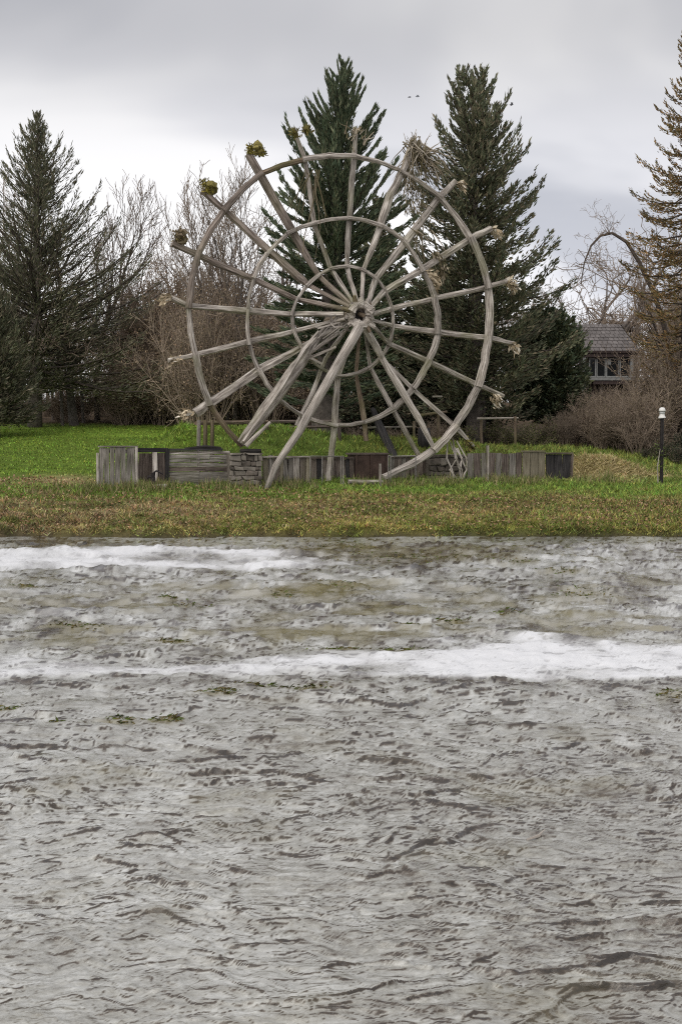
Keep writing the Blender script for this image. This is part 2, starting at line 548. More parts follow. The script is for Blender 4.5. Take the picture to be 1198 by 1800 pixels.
# ------------------------------------------------------------------ the setting: ground
def build_ground():
    xs = np.concatenate([np.linspace(-420, -34, 26), np.arange(-32, 32.01, 0.26), np.linspace(34, 420, 26)])
    ys = np.concatenate([np.linspace(-60, 30, 16), np.arange(32, 52, 0.16), np.arange(52, 72, 0.45), np.linspace(73, 130, 40), np.linspace(140, 700, 20)])
    X, Y = np.meshgrid(xs, ys)
    Z = terrain(X, Y)
    C = ground_color(X.ravel(), Y.ravel())
    bedm = (Z.ravel() < 0.02)
    cov = (Y.ravel() < 56) & (Y.ravel() > 30)
    C[cov] *= 0.55
    mud = np.clip(1 - (Z.ravel() - 0.05) / 0.22, 0, 1) * (Y.ravel() > 33) * (Y.ravel() < 36)
    C = C * (1 - 0.7 * mud)[:, None] + np.array([0.035, 0.028, 0.020]) * (0.7 * mud)[:, None]
    C[bedm] = np.array([0.06, 0.05, 0.035])
    V = np.stack([X, Y, Z], -1).reshape(-1, 3)
    ny, nx = X.shape
    i = np.arange(ny - 1)[:, None] * nx + np.arange(nx - 1)[None]
    Fc = np.stack([i, i + 1, i + nx + 1, i + nx], -1).reshape(-1, 4)
    o = link('ground', mesh_np('ground', V, Fc, C, smooth=True), GROUND)
    tag(o, 'grassy river bank and lawn rising to the woods', kind='structure')


build_ground()


# ------------------------------------------------------------------ the river
def water_mat():
    m, t, b = new_mat('river_water')
    a = N(t, 'ShaderNodeAttribute'); a.attribute_name = 'Col'
    sp = N(t, 'ShaderNodeSeparateColor'); t.links.new(a.outputs['Color'], sp.inputs[0])
    froth_shade, foam, weed = sp.outputs[0], sp.outputs[1], sp.outputs[2]
    tc2 = N(t, 'ShaderNodeTexCoord')
    mp = N(t, 'ShaderNodeMapping'); mp.inputs['Scale'].default_value = (11.0, 18.0, 30.0)
    t.links.new(tc2.outputs['Object'], mp.inputs[0])
    no = N(t, 'ShaderNodeTexNoise'); no.inputs['Scale'].default_value = 1.0; no.inputs['Detail'].default_value = 4.5; no.inputs['Roughness'].default_value = 0.92
    no.inputs['Distortion'].default_value = 0.0
    t.links.new(mp.outputs[0], no.inputs['Vector'])
    f = M2(t, 'ADD', froth_shade, M2(t, 'MULTIPLY', M2(t, 'SUBTRACT', no.outputs[0], 0.5), 0.75))
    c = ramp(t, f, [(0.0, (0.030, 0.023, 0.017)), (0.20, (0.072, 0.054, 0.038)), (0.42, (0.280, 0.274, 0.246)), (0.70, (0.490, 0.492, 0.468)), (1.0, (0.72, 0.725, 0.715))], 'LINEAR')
    mi = N(t, 'ShaderNodeMix', data_type='RGBA')
    wf = M2(t, 'MULTIPLY', weed, M2(t, 'MULTIPLY_ADD', no.outputs[0], 2.2, -0.05)); 
    cl_ = N(t, 'ShaderNodeClamp'); t.links.new(wf, cl_.inputs[0])
    t.links.new(cl_.outputs[0], mi.inputs[0]); t.links.new(c, mi.inputs[6]); mi.inputs[7].default_value = (0.165, 0.140, 0.055, 1)
    mf = N(t, 'ShaderNodeMix', data_type='RGBA')
    ff = M2(t, 'MULTIPLY', foam, M2(t, 'MULTIPLY_ADD', no.outputs[0], 0.9, 0.60)); cl2 = N(t, 'ShaderNodeClamp'); t.links.new(ff, cl2.inputs[0])
    t.links.new(cl2.outputs[0], mf.inputs[0]); t.links.new(mi.outputs[2], mf.inputs[6]); mf.inputs[7].default_value = (0.70, 0.705, 0.72, 1)
    t.links.new(mf.outputs[2], b.inputs['Base Color'])
    t.links.new(M2(t, 'MULTIPLY_ADD', cl2.outputs[0], 0.5, 0.05), b.inputs['Roughness'])
    b.inputs['IOR'].default_value = 1.6
    bp = N(t, 'ShaderNodeBump'); bp.inputs['Strength'].default_value = 0.22; bp.inputs['Distance'].default_value = 0.03
    t.links.new(no.outputs[0], bp.inputs['Height']); t.links.new(bp.outputs[0], b.inputs['Normal'])
    return m


def px_of(x, y):
    """pixel of a point on the water sheet (only used to find where the foam bands of the river lie)"""
    vx, vy, vz = x - CAM[0], y - CAM[1], -CAM[2]
    d = vy * cp - vz * sp_
    u = vy * sp_ + vz * cp
    return 599 + F * vx / d, 900 - F * u / d


def crest_set(x, y, fx, fy, skew, seed, wd):
    """short breaking crests: gentle backs, steep clear fronts towards the near bank -> height 0..1 and a mask of the front"""
    u = x * fx + skew * y; v = y * fy - 0.25 * skew * x
    n = perlin(u, v, seed)
    dn = (perlin(u + skew * 0.01, v + 0.01 * fy, seed) - n) / 0.01
    w = np.tanh(dn / (0.6 * fy))
    aw = np.abs(w)
    d = n * np.sign(w) / np.maximum(np.abs(dn), 0.35 * fy)          # distance behind the crest line, metres
    h = aw * np.where(d > 0, np.exp(-d / (5.5 * wd)), np.exp(d / wd))
    m = aw * sstep(0.25 * wd, -0.25 * wd, d) * sstep(-1.7 * wd, -0.7 * wd, d)
    return h, m


def water_surface(x, y):
    yy = np.clip(y, 5.0, 40.0)
    g = (yy / 7.0) ** 0.80
    yc = np.where(y > 7, 7 + 7 ** 0.75 / 0.25 * (np.maximum(y, 7) ** 0.25 - 7 ** 0.25), y)   # waves lengthen upstream, towards the ledges
    big = (yy / 7.0) ** 0.55
    f3 = sstep(34, 22, yy)
    wx = x + 0.30 * perlin(x * 0.7, y * 0.9, 41) + 0.08 * perlin(x * 2.7, y * 3.1, 44) + 0.02 * perlin(x * 9, y * 9, 47)
    wy = yc + 0.26 * perlin(x * 0.55, yc * 0.6, 43) + 0.08 * perlin(x * 2.3, yc * 1.8, 45) + 0.035 * perlin(x * 6.0, yc * 4.0, 46) + 0.012 * perlin(x * 15.0, yc * 9.0, 48)
    swell = 0.022 * perlin(wx * 0.33, wy * 0.62, 1) + 0.020 * perlin(wx * 0.8 + 0.3 * wy, wy * 1.4, 2)
    a1 = sstep(-0.15, 0.45, fbm(x * 0.45, y * 0.55, 7, 3) + 0.10)
    a2 = sstep(-0.15, 0.50, fbm(x * 0.8, y * 0.9, 8, 3))
    a3 = sstep(-0.40, 0.40, fbm(x * 1.1, y * 1.2, 9, 2))
    brk = sstep(-0.25, 0.25, fbm(x * 3.0, y * 2.4, 10, 3))          # crests break up along their length
    brk2 = sstep(-0.25, 0.25, fbm(x * 6.5, y * 5, 16, 2))
    f4 = sstep(24, 15, yy); f5 = sstep(12, 8, yy)
    h1, m1 = crest_set(wx, wy, 0.62, 1.45, 0.30, 3, 0.015 * g)
    h2, m2 = crest_set(wx, wy, 1.35, 2.7, -0.35, 4, 0.0125 * g)
    h3, m3 = crest_set(wx, wy, 2.9, 5.2, 0.6, 5, 0.0095 * g)
    h4, m4 = crest_set(wx, wy, 5.5, 9.5, -0.8, 13, 0.0085 * g)
    h5, m5 = crest_set(wx, wy, 11.0, 17.0, 1.2, 14, 0.006 * g)
    h = swell + big * (0.032 * a1 * h1 + 0.024 * a2 * h2 + 0.014 * a3 * h3) + f4 * 0.0065 * h4 + f5 * 0.0035 * h5 + big * (0.036 * perlin(wx * 0.9 + 0.4 * wy, wy * 2.4, 17) + 0.026 * (0.5 - np.abs(perlin(wx * 1.9 - 0.6 * wy, wy * 4.6, 18)))
         + 0.017 * (0.5 - np.abs(perlin(wx * 3.8 + 0.9 * wy, wy * 8.5, 19)))) + f4 * 0.0085 * perlin(wx * 7, wy * 13, 6) + f5 * 0.0050 * perlin(wx * 14 + 2 * wy, wy * 28, 20)
    calm = 1 - 0.80 * sstep(30.5, 33.2, y)                           # slack water along the far bank
    h = h * calm
    m = np.maximum.reduce([a1 * m1 * brk, a2 * m2 * brk, 0.95 * a3 * m3 * brk2, 0.55 * f4 * m4 * (0.2 + 0.8 * brk2), 0.3 * f5 * m5])
    t = a1 * h1 * 0.25 * sstep(9, 16, yy) + a2 * h2 * 0.4 + a3 * h3 * 0.45 + f4 * h4 * 0.4 + f5 * h5 * 0.3
    return h, m, t


def water_height(x, y):
    return water_surface(x, y)[0]


WEED_SPOTS = [(205, 1273, 26, 6), (288, 1272, 30, 5), (352, 1065, 50, 9), (290, 1053, 20, 4), (40, 1037, 24, 6), (440, 1211, 50, 4), (535, 1212, 40, 4), (380, 1224, 40, 4),
              (1020, 1047, 55, 9), (590, 1032, 45, 6), (130, 1107, 55, 8), (795, 1098, 30, 5), (890, 1083, 26, 5), (95, 1278, 14, 3), (492, 1050, 30, 5), (300, 1130, 30, 5), (980, 1009, 36, 4),
              (680, 985, 150, 7), (780, 978, 110, 6), (600, 962, 80, 6), (900, 988, 40, 4), (1185, 1228, 30, 12), (700, 1145, 40, 3), (8, 1250, 26, 6), (720, 1105, 25, 3), (590, 1147, 40, 3)]


def build_water():
    tf = 0.40
    t = np.concatenate([-(np.geomspace(tf, 6.0, 30)[::-1][:-1]), np.linspace(-tf, tf, 800), np.geomspace(tf, 6.0, 30)[1:]])
    ynear = np.linspace(-5.0, 4.2, 30)[:-1]
    yfar = 1 / np.linspace(1 / 4.2, 1 / 34.6, 740)
    ys = np.concatenate([ynear, yfar])
    T, Y = np.meshgrid(t, ys)
    X = T * (Y + 6.0)
    x = X.ravel(); y = Y.ravel()
    h, crest, top = water_surface(x, y)
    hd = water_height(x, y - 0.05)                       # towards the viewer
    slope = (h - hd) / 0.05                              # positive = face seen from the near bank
    px, py = px_of(x, np.maximum(y, 0.5))
    lat = fbm(x * 0.5, y * 0.35, 51, 4)
    lat2 = fbm(x * 1.9, y * 1.3, 55, 3)
    lat3 = fbm(x * 4.5, y * 2.2, 57, 3)
    fleck = fbm(x * 24.0 / y, 1400.0 / y * 0.09, 58, 4)
    streak = fbm(x * 9.0 / y, 1400.0 / y * 0.16, 59, 4)
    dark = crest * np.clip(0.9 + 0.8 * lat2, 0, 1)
    froth_shade = 0.53 - 1.35 * dark + 0.25 * top + 0.05 * lat + 0.05 * lat2 + 0.08 * fleck + 0.05 * lat3 - 0.22 * np.clip(slope, -0.25, 0.35) * 1.6 + 0.16 * lat3 * sstep(6, 16, y) + 0.22 * fleck * sstep(11, 17, y)  # froth plus painted shading: crest tops lighter, slopes facing the viewer darker
    # foam band below the ledge (about 14-16 m out)
    topb = np.interp(px, [-300, 0, 200, 480, 690, 760, 900, 1000, 1100, 1198, 1500], [1172, 1168, 1160, 1158, 1152, 1138, 1125, 1121, 1122, 1132, 1132])
    botb = np.interp(px, [-300, 0, 300, 640, 700, 900, 1050, 1198, 1500], [1190, 1195, 1192, 1190, 1193, 1197, 1199, 1196, 1196])
    b1 = sstep(topb - 12 + 12 * lat, topb + 20 + 12 * lat, py + 8 * lat2 + 18 * streak) * sstep(botb + 2, botb - 3, py + 1.5 * lat2)
    b1 = b1 * (0.60 + 0.32 * sstep(350, 850, px + 160 * lat) + 0.25 * fleck + 0.55 * streak)
    # upper band (25-30 m out), left of the middle
    topb2 = np.interp(px, [-400, 0, 240, 430, 560, 640], [966, 967, 962, 968, 978, 985])
    botb2 = np.interp(px, [-400, 0, 300, 430, 560, 640], [1005, 1005, 1003, 1001, 1000, 990])
    b2 = sstep(topb2 - 3, topb2 + 5, py + 3 * lat2) * sstep(botb2 + 4, botb2 - 5, py + 3 * lat2) * sstep(640, 420, px + 60 * lat) 
    b3 = 0.7 * sstep(972, 982, py + 2 * lat2) * sstep(1002, 993, py) * sstep(420, 520, px) * sstep(700, 560, px) * np.clip(0.5 + 1.3 * lat2, 0, 1)
    b4 = 0.35 * np.clip(lat2 + 0.15, 0, 1) * sstep(945, 960, py) * sstep(1140, 1090, py)
    b1 = b1 * (1 - 0.55 * crest); b2 = b2 * (1 - 0.3 * crest)
    b2 = b2 * (0.74 + 0.35 * fleck + 0.80 * streak)
    foam = np.clip(np.maximum.reduce([b1, b2, b3, b4]), 0, 1)
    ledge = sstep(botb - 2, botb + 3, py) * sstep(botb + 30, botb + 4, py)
    froth_shade = froth_shade - 0.25 * ledge * np.clip(0.6 + lat2, 0, 1)
    # weed and silt tint over the shallows between the two bands
    shallow = sstep(1005, 1035, py) * sstep(1160, 1110, py)
    weed = shallow * np.clip(0.25 + 0.8 * lat + 0.9 * lat2 + 1.0 * streak, 0, 1)
    farbar = sstep(956, 966, py) * sstep(996, 980, py) * sstep(420, 600, px + 40 * lat2) * sstep(1010, 850, px)
    weed = np.maximum(weed, farbar * np.clip(0.55 + 1.5 * lat2, 0, 1))
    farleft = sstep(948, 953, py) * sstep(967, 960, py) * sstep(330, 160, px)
    froth_shade = froth_shade - 0.55 * farleft * np.clip(0.5 + 1.5 * lat2, 0, 1) - 0.30 * farbar
    low = sstep(1190, 1300, py)
    for (sx_, sy_, wx_, wy_) in WEED_SPOTS:
        weed = np.maximum(weed, np.exp(-((px - sx_ + 12 * lat2) / wx_) ** 2 - ((py - sy_ + 3 * lat2) / (wy_ * 0.9)) ** 2) * np.clip(0.75 + 0.9 * fleck, 0, 1))
    weed = np.maximum(weed, low * 0.28 * np.clip(1.7 * fbm(x * 0.8, y * 0.9, 61, 3) - 0.35, 0, 1))
    froth_shade = froth_shade - 0.13 * sstep(1150, 1500, py) * sstep(300, 1000, px + 200 * lat)
    flat = np.maximum(b1, 0.5 * b2)
    h = h * (1 - 0.55 * flat) + 0.035 * b1 * (1 + lat2) + 0.03 * b2
    fine = (y > 4.3)
    V = np.stack([x + 0.15 * h * fine, y - 0.35 * h * fine * (1 - flat), h], -1)       # crests lean towards the near bank
    ny, nx = X.shape
    i = np.arange(ny - 1)[:, None] * nx + np.arange(nx - 1)[None]
    Fc = np.stack([i, i + 1, i + nx + 1, i + nx], -1).reshape(-1, 4)
    C = np.stack([np.clip(froth_shade, 0, 1), foam, np.clip(weed, 0, 1)], -1)
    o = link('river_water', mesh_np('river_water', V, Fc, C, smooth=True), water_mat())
    tag(o, 'fast grey river with white foam bands', kind='structure')


build_water()

# weed tufts that break the surface
def build_weed():
    rng = np.random.default_rng(77)
    spots = WEED_SPOTS
    parts = []
    for (px, py, sx, sy) in spots:
        n = int(30 + sx * 2)
        qx = px + rng.normal(0, sx * 0.5, n); qy = py + rng.normal(0, sy * 0.5, n)
        D = 2240 * 2.5 / np.maximum(qy - 780, 40)
        x = (qx - 599) / F * D; y = D
        hh = water_height(x, y); p = np.stack([x, y - 0.35 * hh, hh - 0.005], -1)
        d = np.stack([rng.normal(0.7, 0.5, n), rng.normal(0, 0.6, n), np.abs(rng.normal(0.08, 0.10, n))], -1)
        v, f = blades(p, d, rng.uniform(0.04, 0.10, n), rng.uniform(0.012, 0.03, n), rng)
        c = np.where(rng.random(n)[:, None] < 0.5, np.array([[0.085, 0.115, 0.020]]), np.array([[0.125, 0.100, 0.036]])) * rng.uniform(0.5, 1.2, n)[:, None]
        parts.append((v, f, np.repeat(c, 4, 0)))
    v, f, c = merge(parts)
    o = link('water_weed', mesh_np('water_weed', v, f, c), GRASS)
    tag(o, 'green and brown weed breaking the river surface', kind='stuff')


build_weed()

# ------------------------------------------------------------------ trees
def conifer(name, label, base, H, prof, n_br, ang, rng_seed, cols, spray=(0.22, 0.42), wid=0.07, dens=46, curl=0.25, droop=0.0,
            trunk_r=0.3, crown0=0.12, tops=None, clump=0.35, spread=0.55, group=None, hug=0.0, cat='tree', bark=None, twigs=True, wobble=0.25, lean_x=None):
    """prof: [(t, radius)], t = 0 at the foot, 1 at the apex; ang: [(t, elevation in degrees)]"""
    rng = np.random.default_rng(rng_seed)
    base = np.array(base, float)
    root = thing(name, base, label, cat, group)
    lean = rng.normal(0, 0.012, 2)
    if lean_x is not None: lean[0] = lean_x / H
    tr = [base + np.array([lean[0] * H * t, lean[1] * H * t, H * t - 0.2 * (t == 0)]) for t in (0, 0.15, 0.4, 0.7, 0.97)]
    link('trunk', tube('trunk', tr, [trunk_r * 1.25, trunk_r, trunk_r * 0.75, trunk_r * 0.4, 0.02], 9, 0.06, rng), bark or BARK_SPRUCE, root)
    pt = [p[0] for p in prof]; pr = [p[1] for p in prof]
    at_ = [p[0] for p in ang]; av = [p[1] for p in ang]
    tt = crown0 + (1 - crown0) * (np.linspace(0, 1, n_br) ** 0.92)
    tt = np.clip(tt + rng.normal(0, 0.006, n_br), crown0, 0.995)
    seg0 = []; seg1 = []; r0 = []; r1 = []; sp_p = []; sp_d = []; sp_l = []; sp_c = []; sp_w = []
    K = 7
    for i, t in enumerate(tt):
        R = np.interp(t, pt, pr) * rng.uniform(1 - clump, 1 + clump * 0.45)
        if R < 0.05: R = 0.05
        az = i * 2.39996 + rng.normal(0, 0.35)
        el = math.radians(np.interp(t, at_, av) + rng.normal(0, 7))
        dirh = np.array([math.cos(az), math.sin(az), 0])
        Lb = R / max(0.35, math.cos(el))
        c0 = base + np.array([lean[0] * H * t, lean[1] * H * t, H * t])
        if tops:                                            # forked apex
            c0 = c0 + np.array(tops[i % len(tops)]) * max(0, (t - 0.78) / 0.22)
        s = np.linspace(0, 1, K)
        hz = s * Lb * math.cos(el)
        vt = s * Lb * math.sin(el) - droop * Lb * s ** 1.5 + curl * Lb * s ** 3
        c0[2] = max(base[2] + 0.06 * H, min(c0[2] - 0.8 * vt[-1], base[2] + 0.965 * H))
        P = c0[None] + dirh[None] * hz[:, None] + np.array([0, 0, 1.0])[None] * vt[:, None]
        side = np.array([-dirh[1], dirh[0], 0])
        P += side[None] * (rng.normal(0, wobble * 0.4) * Lb * s ** 2)[:, None]
        rb = 0.012 + 0.014 * Lb
        seg0.append(P[:-1]); seg1.append(P[1:])
        r0.append(rb * (1 - s[:-1] * 0.8)); r1.append(rb * (1 - s[1:] * 0.8))
        n = int(dens * (0.35 + Lb) )
        u = rng.uniform(0.12, 1.0, n) ** 0.8
        k = np.minimum((u * (K - 1)).astype(int), K - 2); fr = u * (K - 1) - k
        q = P[k] * (1 - fr)[:, None] + P[k + 1] * fr[:, None]
        td = P[k + 1] - P[k]; td /= np.linalg.norm(td, axis=1)[:, None] + 1e-9
        w = (spread * Lb * 0.42 * (1 - u) * (0.25 + u) * 2.2 + 0.05) * (1 - hug)
        sd_ = rng.uniform(-1, 1, n)
        q = q + side[None] * (sd_ * w)[:, None] + np.array([0, 0, 1.0])[None] * (rng.normal(-0.05, 0.10, n) * (0.4 + 0.3 * Lb) * (1 - hug))[:, None]
        dd = td * 1.0 + side[None] * (np.sign(sd_) * rng.uniform(0.1, 0.9, n) * (1 - hug * 0.8))[:, None] + rng.normal(0, 0.25, (n, 3)) * (1 - hug * 0.6)
        dd[:, 2] += 0.15
        q = q - dd / (np.linalg.norm(dd, axis=1)[:, None]) * 0.1
        sp_p.append(q); sp_d.append(dd); sp_l.append(rng.uniform(spray[0], spray[1], n) * (0.55 + 0.45 * min(1, Lb / 1.2)))
        cc = np.array(cols)[rng.integers(0, len(cols), n)] * rng.uniform(0.65, 1.35, n)[:, None] * rng.uniform(0.8, 1.2)
        sp_c.append(cc)
    v, f = prisms(np.concatenate(seg0), np.concatenate(seg1), np.concatenate(r0), np.concatenate(r1), 3)
    link('branches', mesh_np('branches', v, f), bark or BARK, root)
    p = np.concatenate(sp_p); l = np.concatenate(sp_l)
    v, f = blades(p, np.concatenate(sp_d), l, wid * rng.uniform(0.6, 1.4, len(p)), rng, 0.45)
    link('crown', mesh_np('crown', v, f, np.repeat(np.concatenate(sp_c), 4, 0)), NEEDLE, root)
    return root


DKG = [(0.0906, 0.1213, 0.0695), (0.1198, 0.1468, 0.0818), (0.0721, 0.1005, 0.0612), (0.1631, 0.1695, 0.1015)]
SPR = [(0.1512, 0.1582, 0.0917), (0.1775, 0.1744, 0.1061), (0.1112, 0.127, 0.0762), (0.2113, 0.1764, 0.1171), (0.0936, 0.1115, 0.0685)]
OLG = [(0.1242, 0.131, 0.0773), (0.1616, 0.1561, 0.0994), (0.1, 0.1104, 0.07), (0.205, 0.175, 0.1201)]
BRN = [(0.2814, 0.1784, 0.0873), (0.2046, 0.1644, 0.073), (0.358, 0.223, 0.0953), (0.1585, 0.1409, 0.0635)]


def foot(px, Y):
    x = (px - 599.0) / F * Y
    return np.array([x, Y, zt(x, Y)])


def height_to(py, Y, b):
    return at(599, py, Y)[2] - b[2]


b = foot(568, 48.0)
conifer('spruce_tree', 'tall dark spruce with spear-like rising branches right behind the wheel', b, height_to(100, 48, b),
        [(0, 2.4), (0.16, 2.7), (0.45, 2.8), (0.57, 2.7), (0.68, 2.4), (0.77, 2.05), (0.86, 1.2), (0.94, 0.66), (1, 0.10)], 230,
        [(0, -5), (0.45, 10), (0.58, 30), (0.8, 46), (1, 66)], 5, DKG, (0.15, 0.34), 0.055, 92, 0.10, 0.02, 0.45, 0.13, None, 0.30, 0.45, hug=0.58, wobble=0.10, lean_x=0.75)
b = foot(838, 55.0)
conifer('spruce_tree', 'big dark spruce with a forked top and ragged upturned branches right of the wheel', b, height_to(112, 55, b),
        [(0, 2.4), (0.10, 3.1), (0.30, 3.9), (0.46, 3.5), (0.57, 2.8), (0.68, 2.45), (0.82, 1.8), (0.94, 0.8), (1, 0.3)], 330,
        [(0, -16), (0.35, -4), (0.6, 8), (0.8, 25), (1, 50)], 8, SPR, (0.16, 0.34), 0.066, 66, 0.36, 0.08, 0.34, 0.10, [(-0.42, 0, 0), (0.42, 0, -0.1)], 0.58, 0.6, hug=0.2)
b = foot(64, 62.0)
conifer('spruce_tree', 'thin-topped olive spruce standing on the left lawn edge', b, height_to(192, 62, b),
        [(0, 5.0), (0.10, 6.4), (0.20, 6.3), (0.34, 5.4), (0.50, 4.6), (0.64, 3.5), (0.80, 1.85), (0.9, 1.0), (1, 0.08)], 330,
        [(0, -16), (0.3, 4), (0.6, 28), (0.85, 45), (1, 62)], 15, OLG, (0.16, 0.34), 0.040, 42, 0.22, 0.04, 0.30, 0.13, None, 0.62, 0.6, hug=0.2, lean_x=0.35)
b = foot(1199, 58.0)
conifer('larch_tree', 'sparse brown larch at the far right edge of the view', b, height_to(20, 58, b),
        [(0, 1.9), (0.12, 2.0), (0.26, 2.1), (0.36, 3.0), (0.55, 2.9), (0.72, 1.9), (0.85, 0.8), (1, 0.3)], 230,
        [(0, -22), (0.4, -4), (0.7, 8), (1, 40)], 23, BRN, (0.12, 0.24), 0.044, 60, 0.36, 0.12, 0.22, 0.16, None, 0.5, 0.45, bark=BARK, hug=0.3)
b = foot(-6, 56.0)
conifer('cedar_tree', 'broad olive cedar at the left edge with foliage to near the ground', b, height_to(500, 55, b),
        [(0, 1.6), (0.12, 2.1), (0.5, 1.9), (0.8, 1.2), (1, 0.3)], 200,
        [(0, -10), (0.5, 25), (1, 60)], 31, OLG, (0.16, 0.32), 0.05, 64, 0.15, 0.05, 0.2, 0.12, None, 0.35, 0.8)
b = foot(966, 58.0)
conifer('fir_tree', 'bushy dark fir growing left of the small cabin', b, height_to(545, 58, b),
        [(0, 1.4), (0.2, 1.8), (0.5, 1.85), (0.75, 1.6), (0.92, 1.05), (1, 0.5)], 260,
        [(0, -8), (0.5, 8), (1, 50)], 41, DKG + [(0.07, 0.075, 0.03)], (0.14, 0.28), 0.09, 70, 0.12, 0.10, 0.15, 0.14, None, 0.35, 0.9)
b = foot(770, 58.5)
conifer('fir_tree', 'shadowy fir filling the gap behind the wheel between two spruces', b, height_to(440, 58.5, b),
        [(0, 2.0), (0.2, 2.5), (0.5, 2.1), (0.8, 1.1), (1, 0.2)], 200,
        [(0, -10), (0.5, 10), (1, 50)], 43, DKG, (0.2, 0.4), 0.10, 60, 0.15, 0.1, 0.18, 0.10, None, 0.3, 0.9)
b = foot(665, 57.0)
conifer('fir_tree', 'lower dark fir straight behind the wheel hub', b, height_to(340, 57, b),
        [(0, 1.8), (0.2, 2.4), (0.5, 1.7), (0.8, 0.8), (1, 0.15)], 200,
        [(0, -10), (0.5, 10), (1, 50)], 47, SPR, (0.18, 0.36), 0.08, 56, 0.15, 0.1, 0.18, 0.10, None, 0.4, 0.8)


def bare_mesh(seed, H, r, spread=0.6, wander=0.14, nb=7, up=0.25, levels=4, first=0.25, multi=1, taper=0.75):
    """bare broadleaf tree at the origin: returns (limb mesh, twig mesh)"""
    rng = np.random.default_rng(seed)
    big = []; small = []

    def grow(p, d, Lg, rr, lev):
        k = 7 if lev == 0 else 5 if lev < 3 else 3
        pts = [p]; ds = []
        q = p.copy(); dd = d.copy()
        for i in range(k):
            dd = dd + rng.normal(0, wander * (1 + 0.35 * lev), 3); dd[2] += up * 0.25
            dd /= np.linalg.norm(dd)
            q2 = q + dd * Lg / k
            ra = rr * (1 - taper * i / k); rb = rr * (1 - taper * (i + 1) / k)
            (big if lev <= 1 else small).append((q, q2, ra, rb))
            q = q2; pts.append(q); ds.append(dd.copy())
        if lev >= levels - 1: return
        n = nb + rng.integers(-1, 2) if lev < 2 else nb - 1
        for j in range(n):
            f = (first if lev == 0 else 0.15) + (1 - (first if lev == 0 else 0.15)) * (j + rng.uniform(0.1, 0.9)) / n
            i = min(int(f * k), k - 1)
            bp = pts[i] + (pts[i + 1] - pts[i]) * (f * k - i)
            side = rng.normal(0, 1, 3); side -= ds[i] * np.dot(side, ds[i]); side /= np.linalg.norm(side)
            nd = ds[i] * (1 - spread * 0.5) + side * spread * rng.uniform(0.7, 1.3)
            nd[2] += up; nd /= np.linalg.norm(nd)
            grow(bp, nd, Lg * rng.uniform(0.42, 0.62) * (1.1 - 0.45 * f), rr * (1 - taper * f) * 0.62, lev + 1)
    for m_ in range(multi):
        d0 = np.array([rng.normal(0, 0.10 + 0.08 * (multi > 1)), rng.normal(0, 0.1), 1.0])
        grow(np.array([rng.normal(0, 0.15) * (multi > 1), rng.normal(0, 0.15) * (multi > 1), -0.25]), d0 / np.linalg.norm(d0), H * rng.uniform(0.85, 1.0), r, 0)
    A = np.array([s[0] for s in big]); B = np.array([s[1] for s in big])
    v, f = prisms(A, B, [s[2] for s in big], [s[3] for s in big], 5)
    m1 = mesh_np('limbs', v, f, smooth=True)
    A = np.array([s[0] for s in small]); B = np.array([s[1] for s in small])
    v, f = prisms(A, B, [max(0.010, s[2]) for s in small], [max(0.008, s[3]) for s in small], 3)
    m2 = mesh_np('twigs', v, f)
    return m1, m2


T_UP = [bare_mesh(101 + i, 9.0, 0.15, 0.45, 0.10, 9, 0.35, 4, 0.2) for i in range(3)]
T_WIDE = [bare_mesh(131 + i, 8.0, 0.20, 0.85, 0.16, 8, 0.15, 4, 0.22) for i in range(3)]
T_CURL = [bare_mesh(161 + i, 7.5, 0.13, 0.85, 0.30, 8, 0.10, 4, 0.25) for i in range(2)]
T_MULTI = [bare_mesh(191, 9.0, 0.12, 0.45, 0.09, 8, 0.4, 4, 0.3, 2), bare_mesh(193, 8.0, 0.10, 0.5, 0.12, 7, 0.35, 4, 0.3, 3)]


def bare(name, label, pair, px, Y, top, rot, bark=BARK_GREY, group=None, sx=1.0, Hn=None):
    b = foot(px, Y)
    root = thing(name, b, label, 'tree', group)
    H = height_to(top, Y, b)
    vz = np.empty(len(pair[1].vertices) * 3, np.float32); pair[1].vertices.foreach_get('co', vz)
    s = H / float(vz.reshape(-1, 3)[:, 2].max())
    root.rotation_euler = (0, 0, rot)
    root.scale = (s * sx, s * sx, s)
    for nm, me, mt in (('trunk', pair[0], bark), ('crown', pair[1], TWIG)):
        if not me.materials: me.materials.append(mt)
        o = bpy.data.objects.new(nm, me); COL.objects.link(o); o.parent = root
    return root


bare('bare_tree', 'bare grey tree with straight upright stems seen through the wheel, upper left', T_MULTI[0], 405, 60, 262, 0.4)
bare('bare_tree', 'slender bare tree between the upper left spokes and the middle spruce', T_MULTI[1], 437, 62, 300, 1.9)
bare('bare_tree', 'leafless tree with dark rising limbs just right of the left spruce', T_UP[0], 172, 66, 300, 1.1, BARK)
bare('bare_tree', 'round-headed leafless tree between the left spruce and the wheel', T_WIDE[0], 225, 72, 385, 0.2)
bare('bare_tree', 'fine-twigged leafless tree right behind the left rim of the wheel', T_WIDE[1], 300, 78, 440, 2.2)
bare('curly_willow', 'bare curly willow standing left of the cabin roof', T_CURL[0], 1018, 99, 395, 0.3)
bare('curly_willow', 'bare curly willow rising straight behind the cabin roof', T_CURL[1], 1068, 102, 372, 1.7)
bare('bare_tree', 'leafless tree with reddish twigs close to the right edge, before the larch', T_UP[1], 1188, 64, 395, 0.9, BARK, sx=0.7)
bare('bare_tree', 'slim leafless tree at the very left edge behind the cedar', T_UP[2], 8, 70, 262, 2.0)
bare('bare_tree', 'leafless tree behind the upper left wheel rim, near the middle spruce', T_WIDE[2], 470, 66, 365, 0.6)
bare('bare_tree', 'leafless tree showing low behind the left wheel spokes', T_MULTI[1], 395, 70, 450, 2.6)
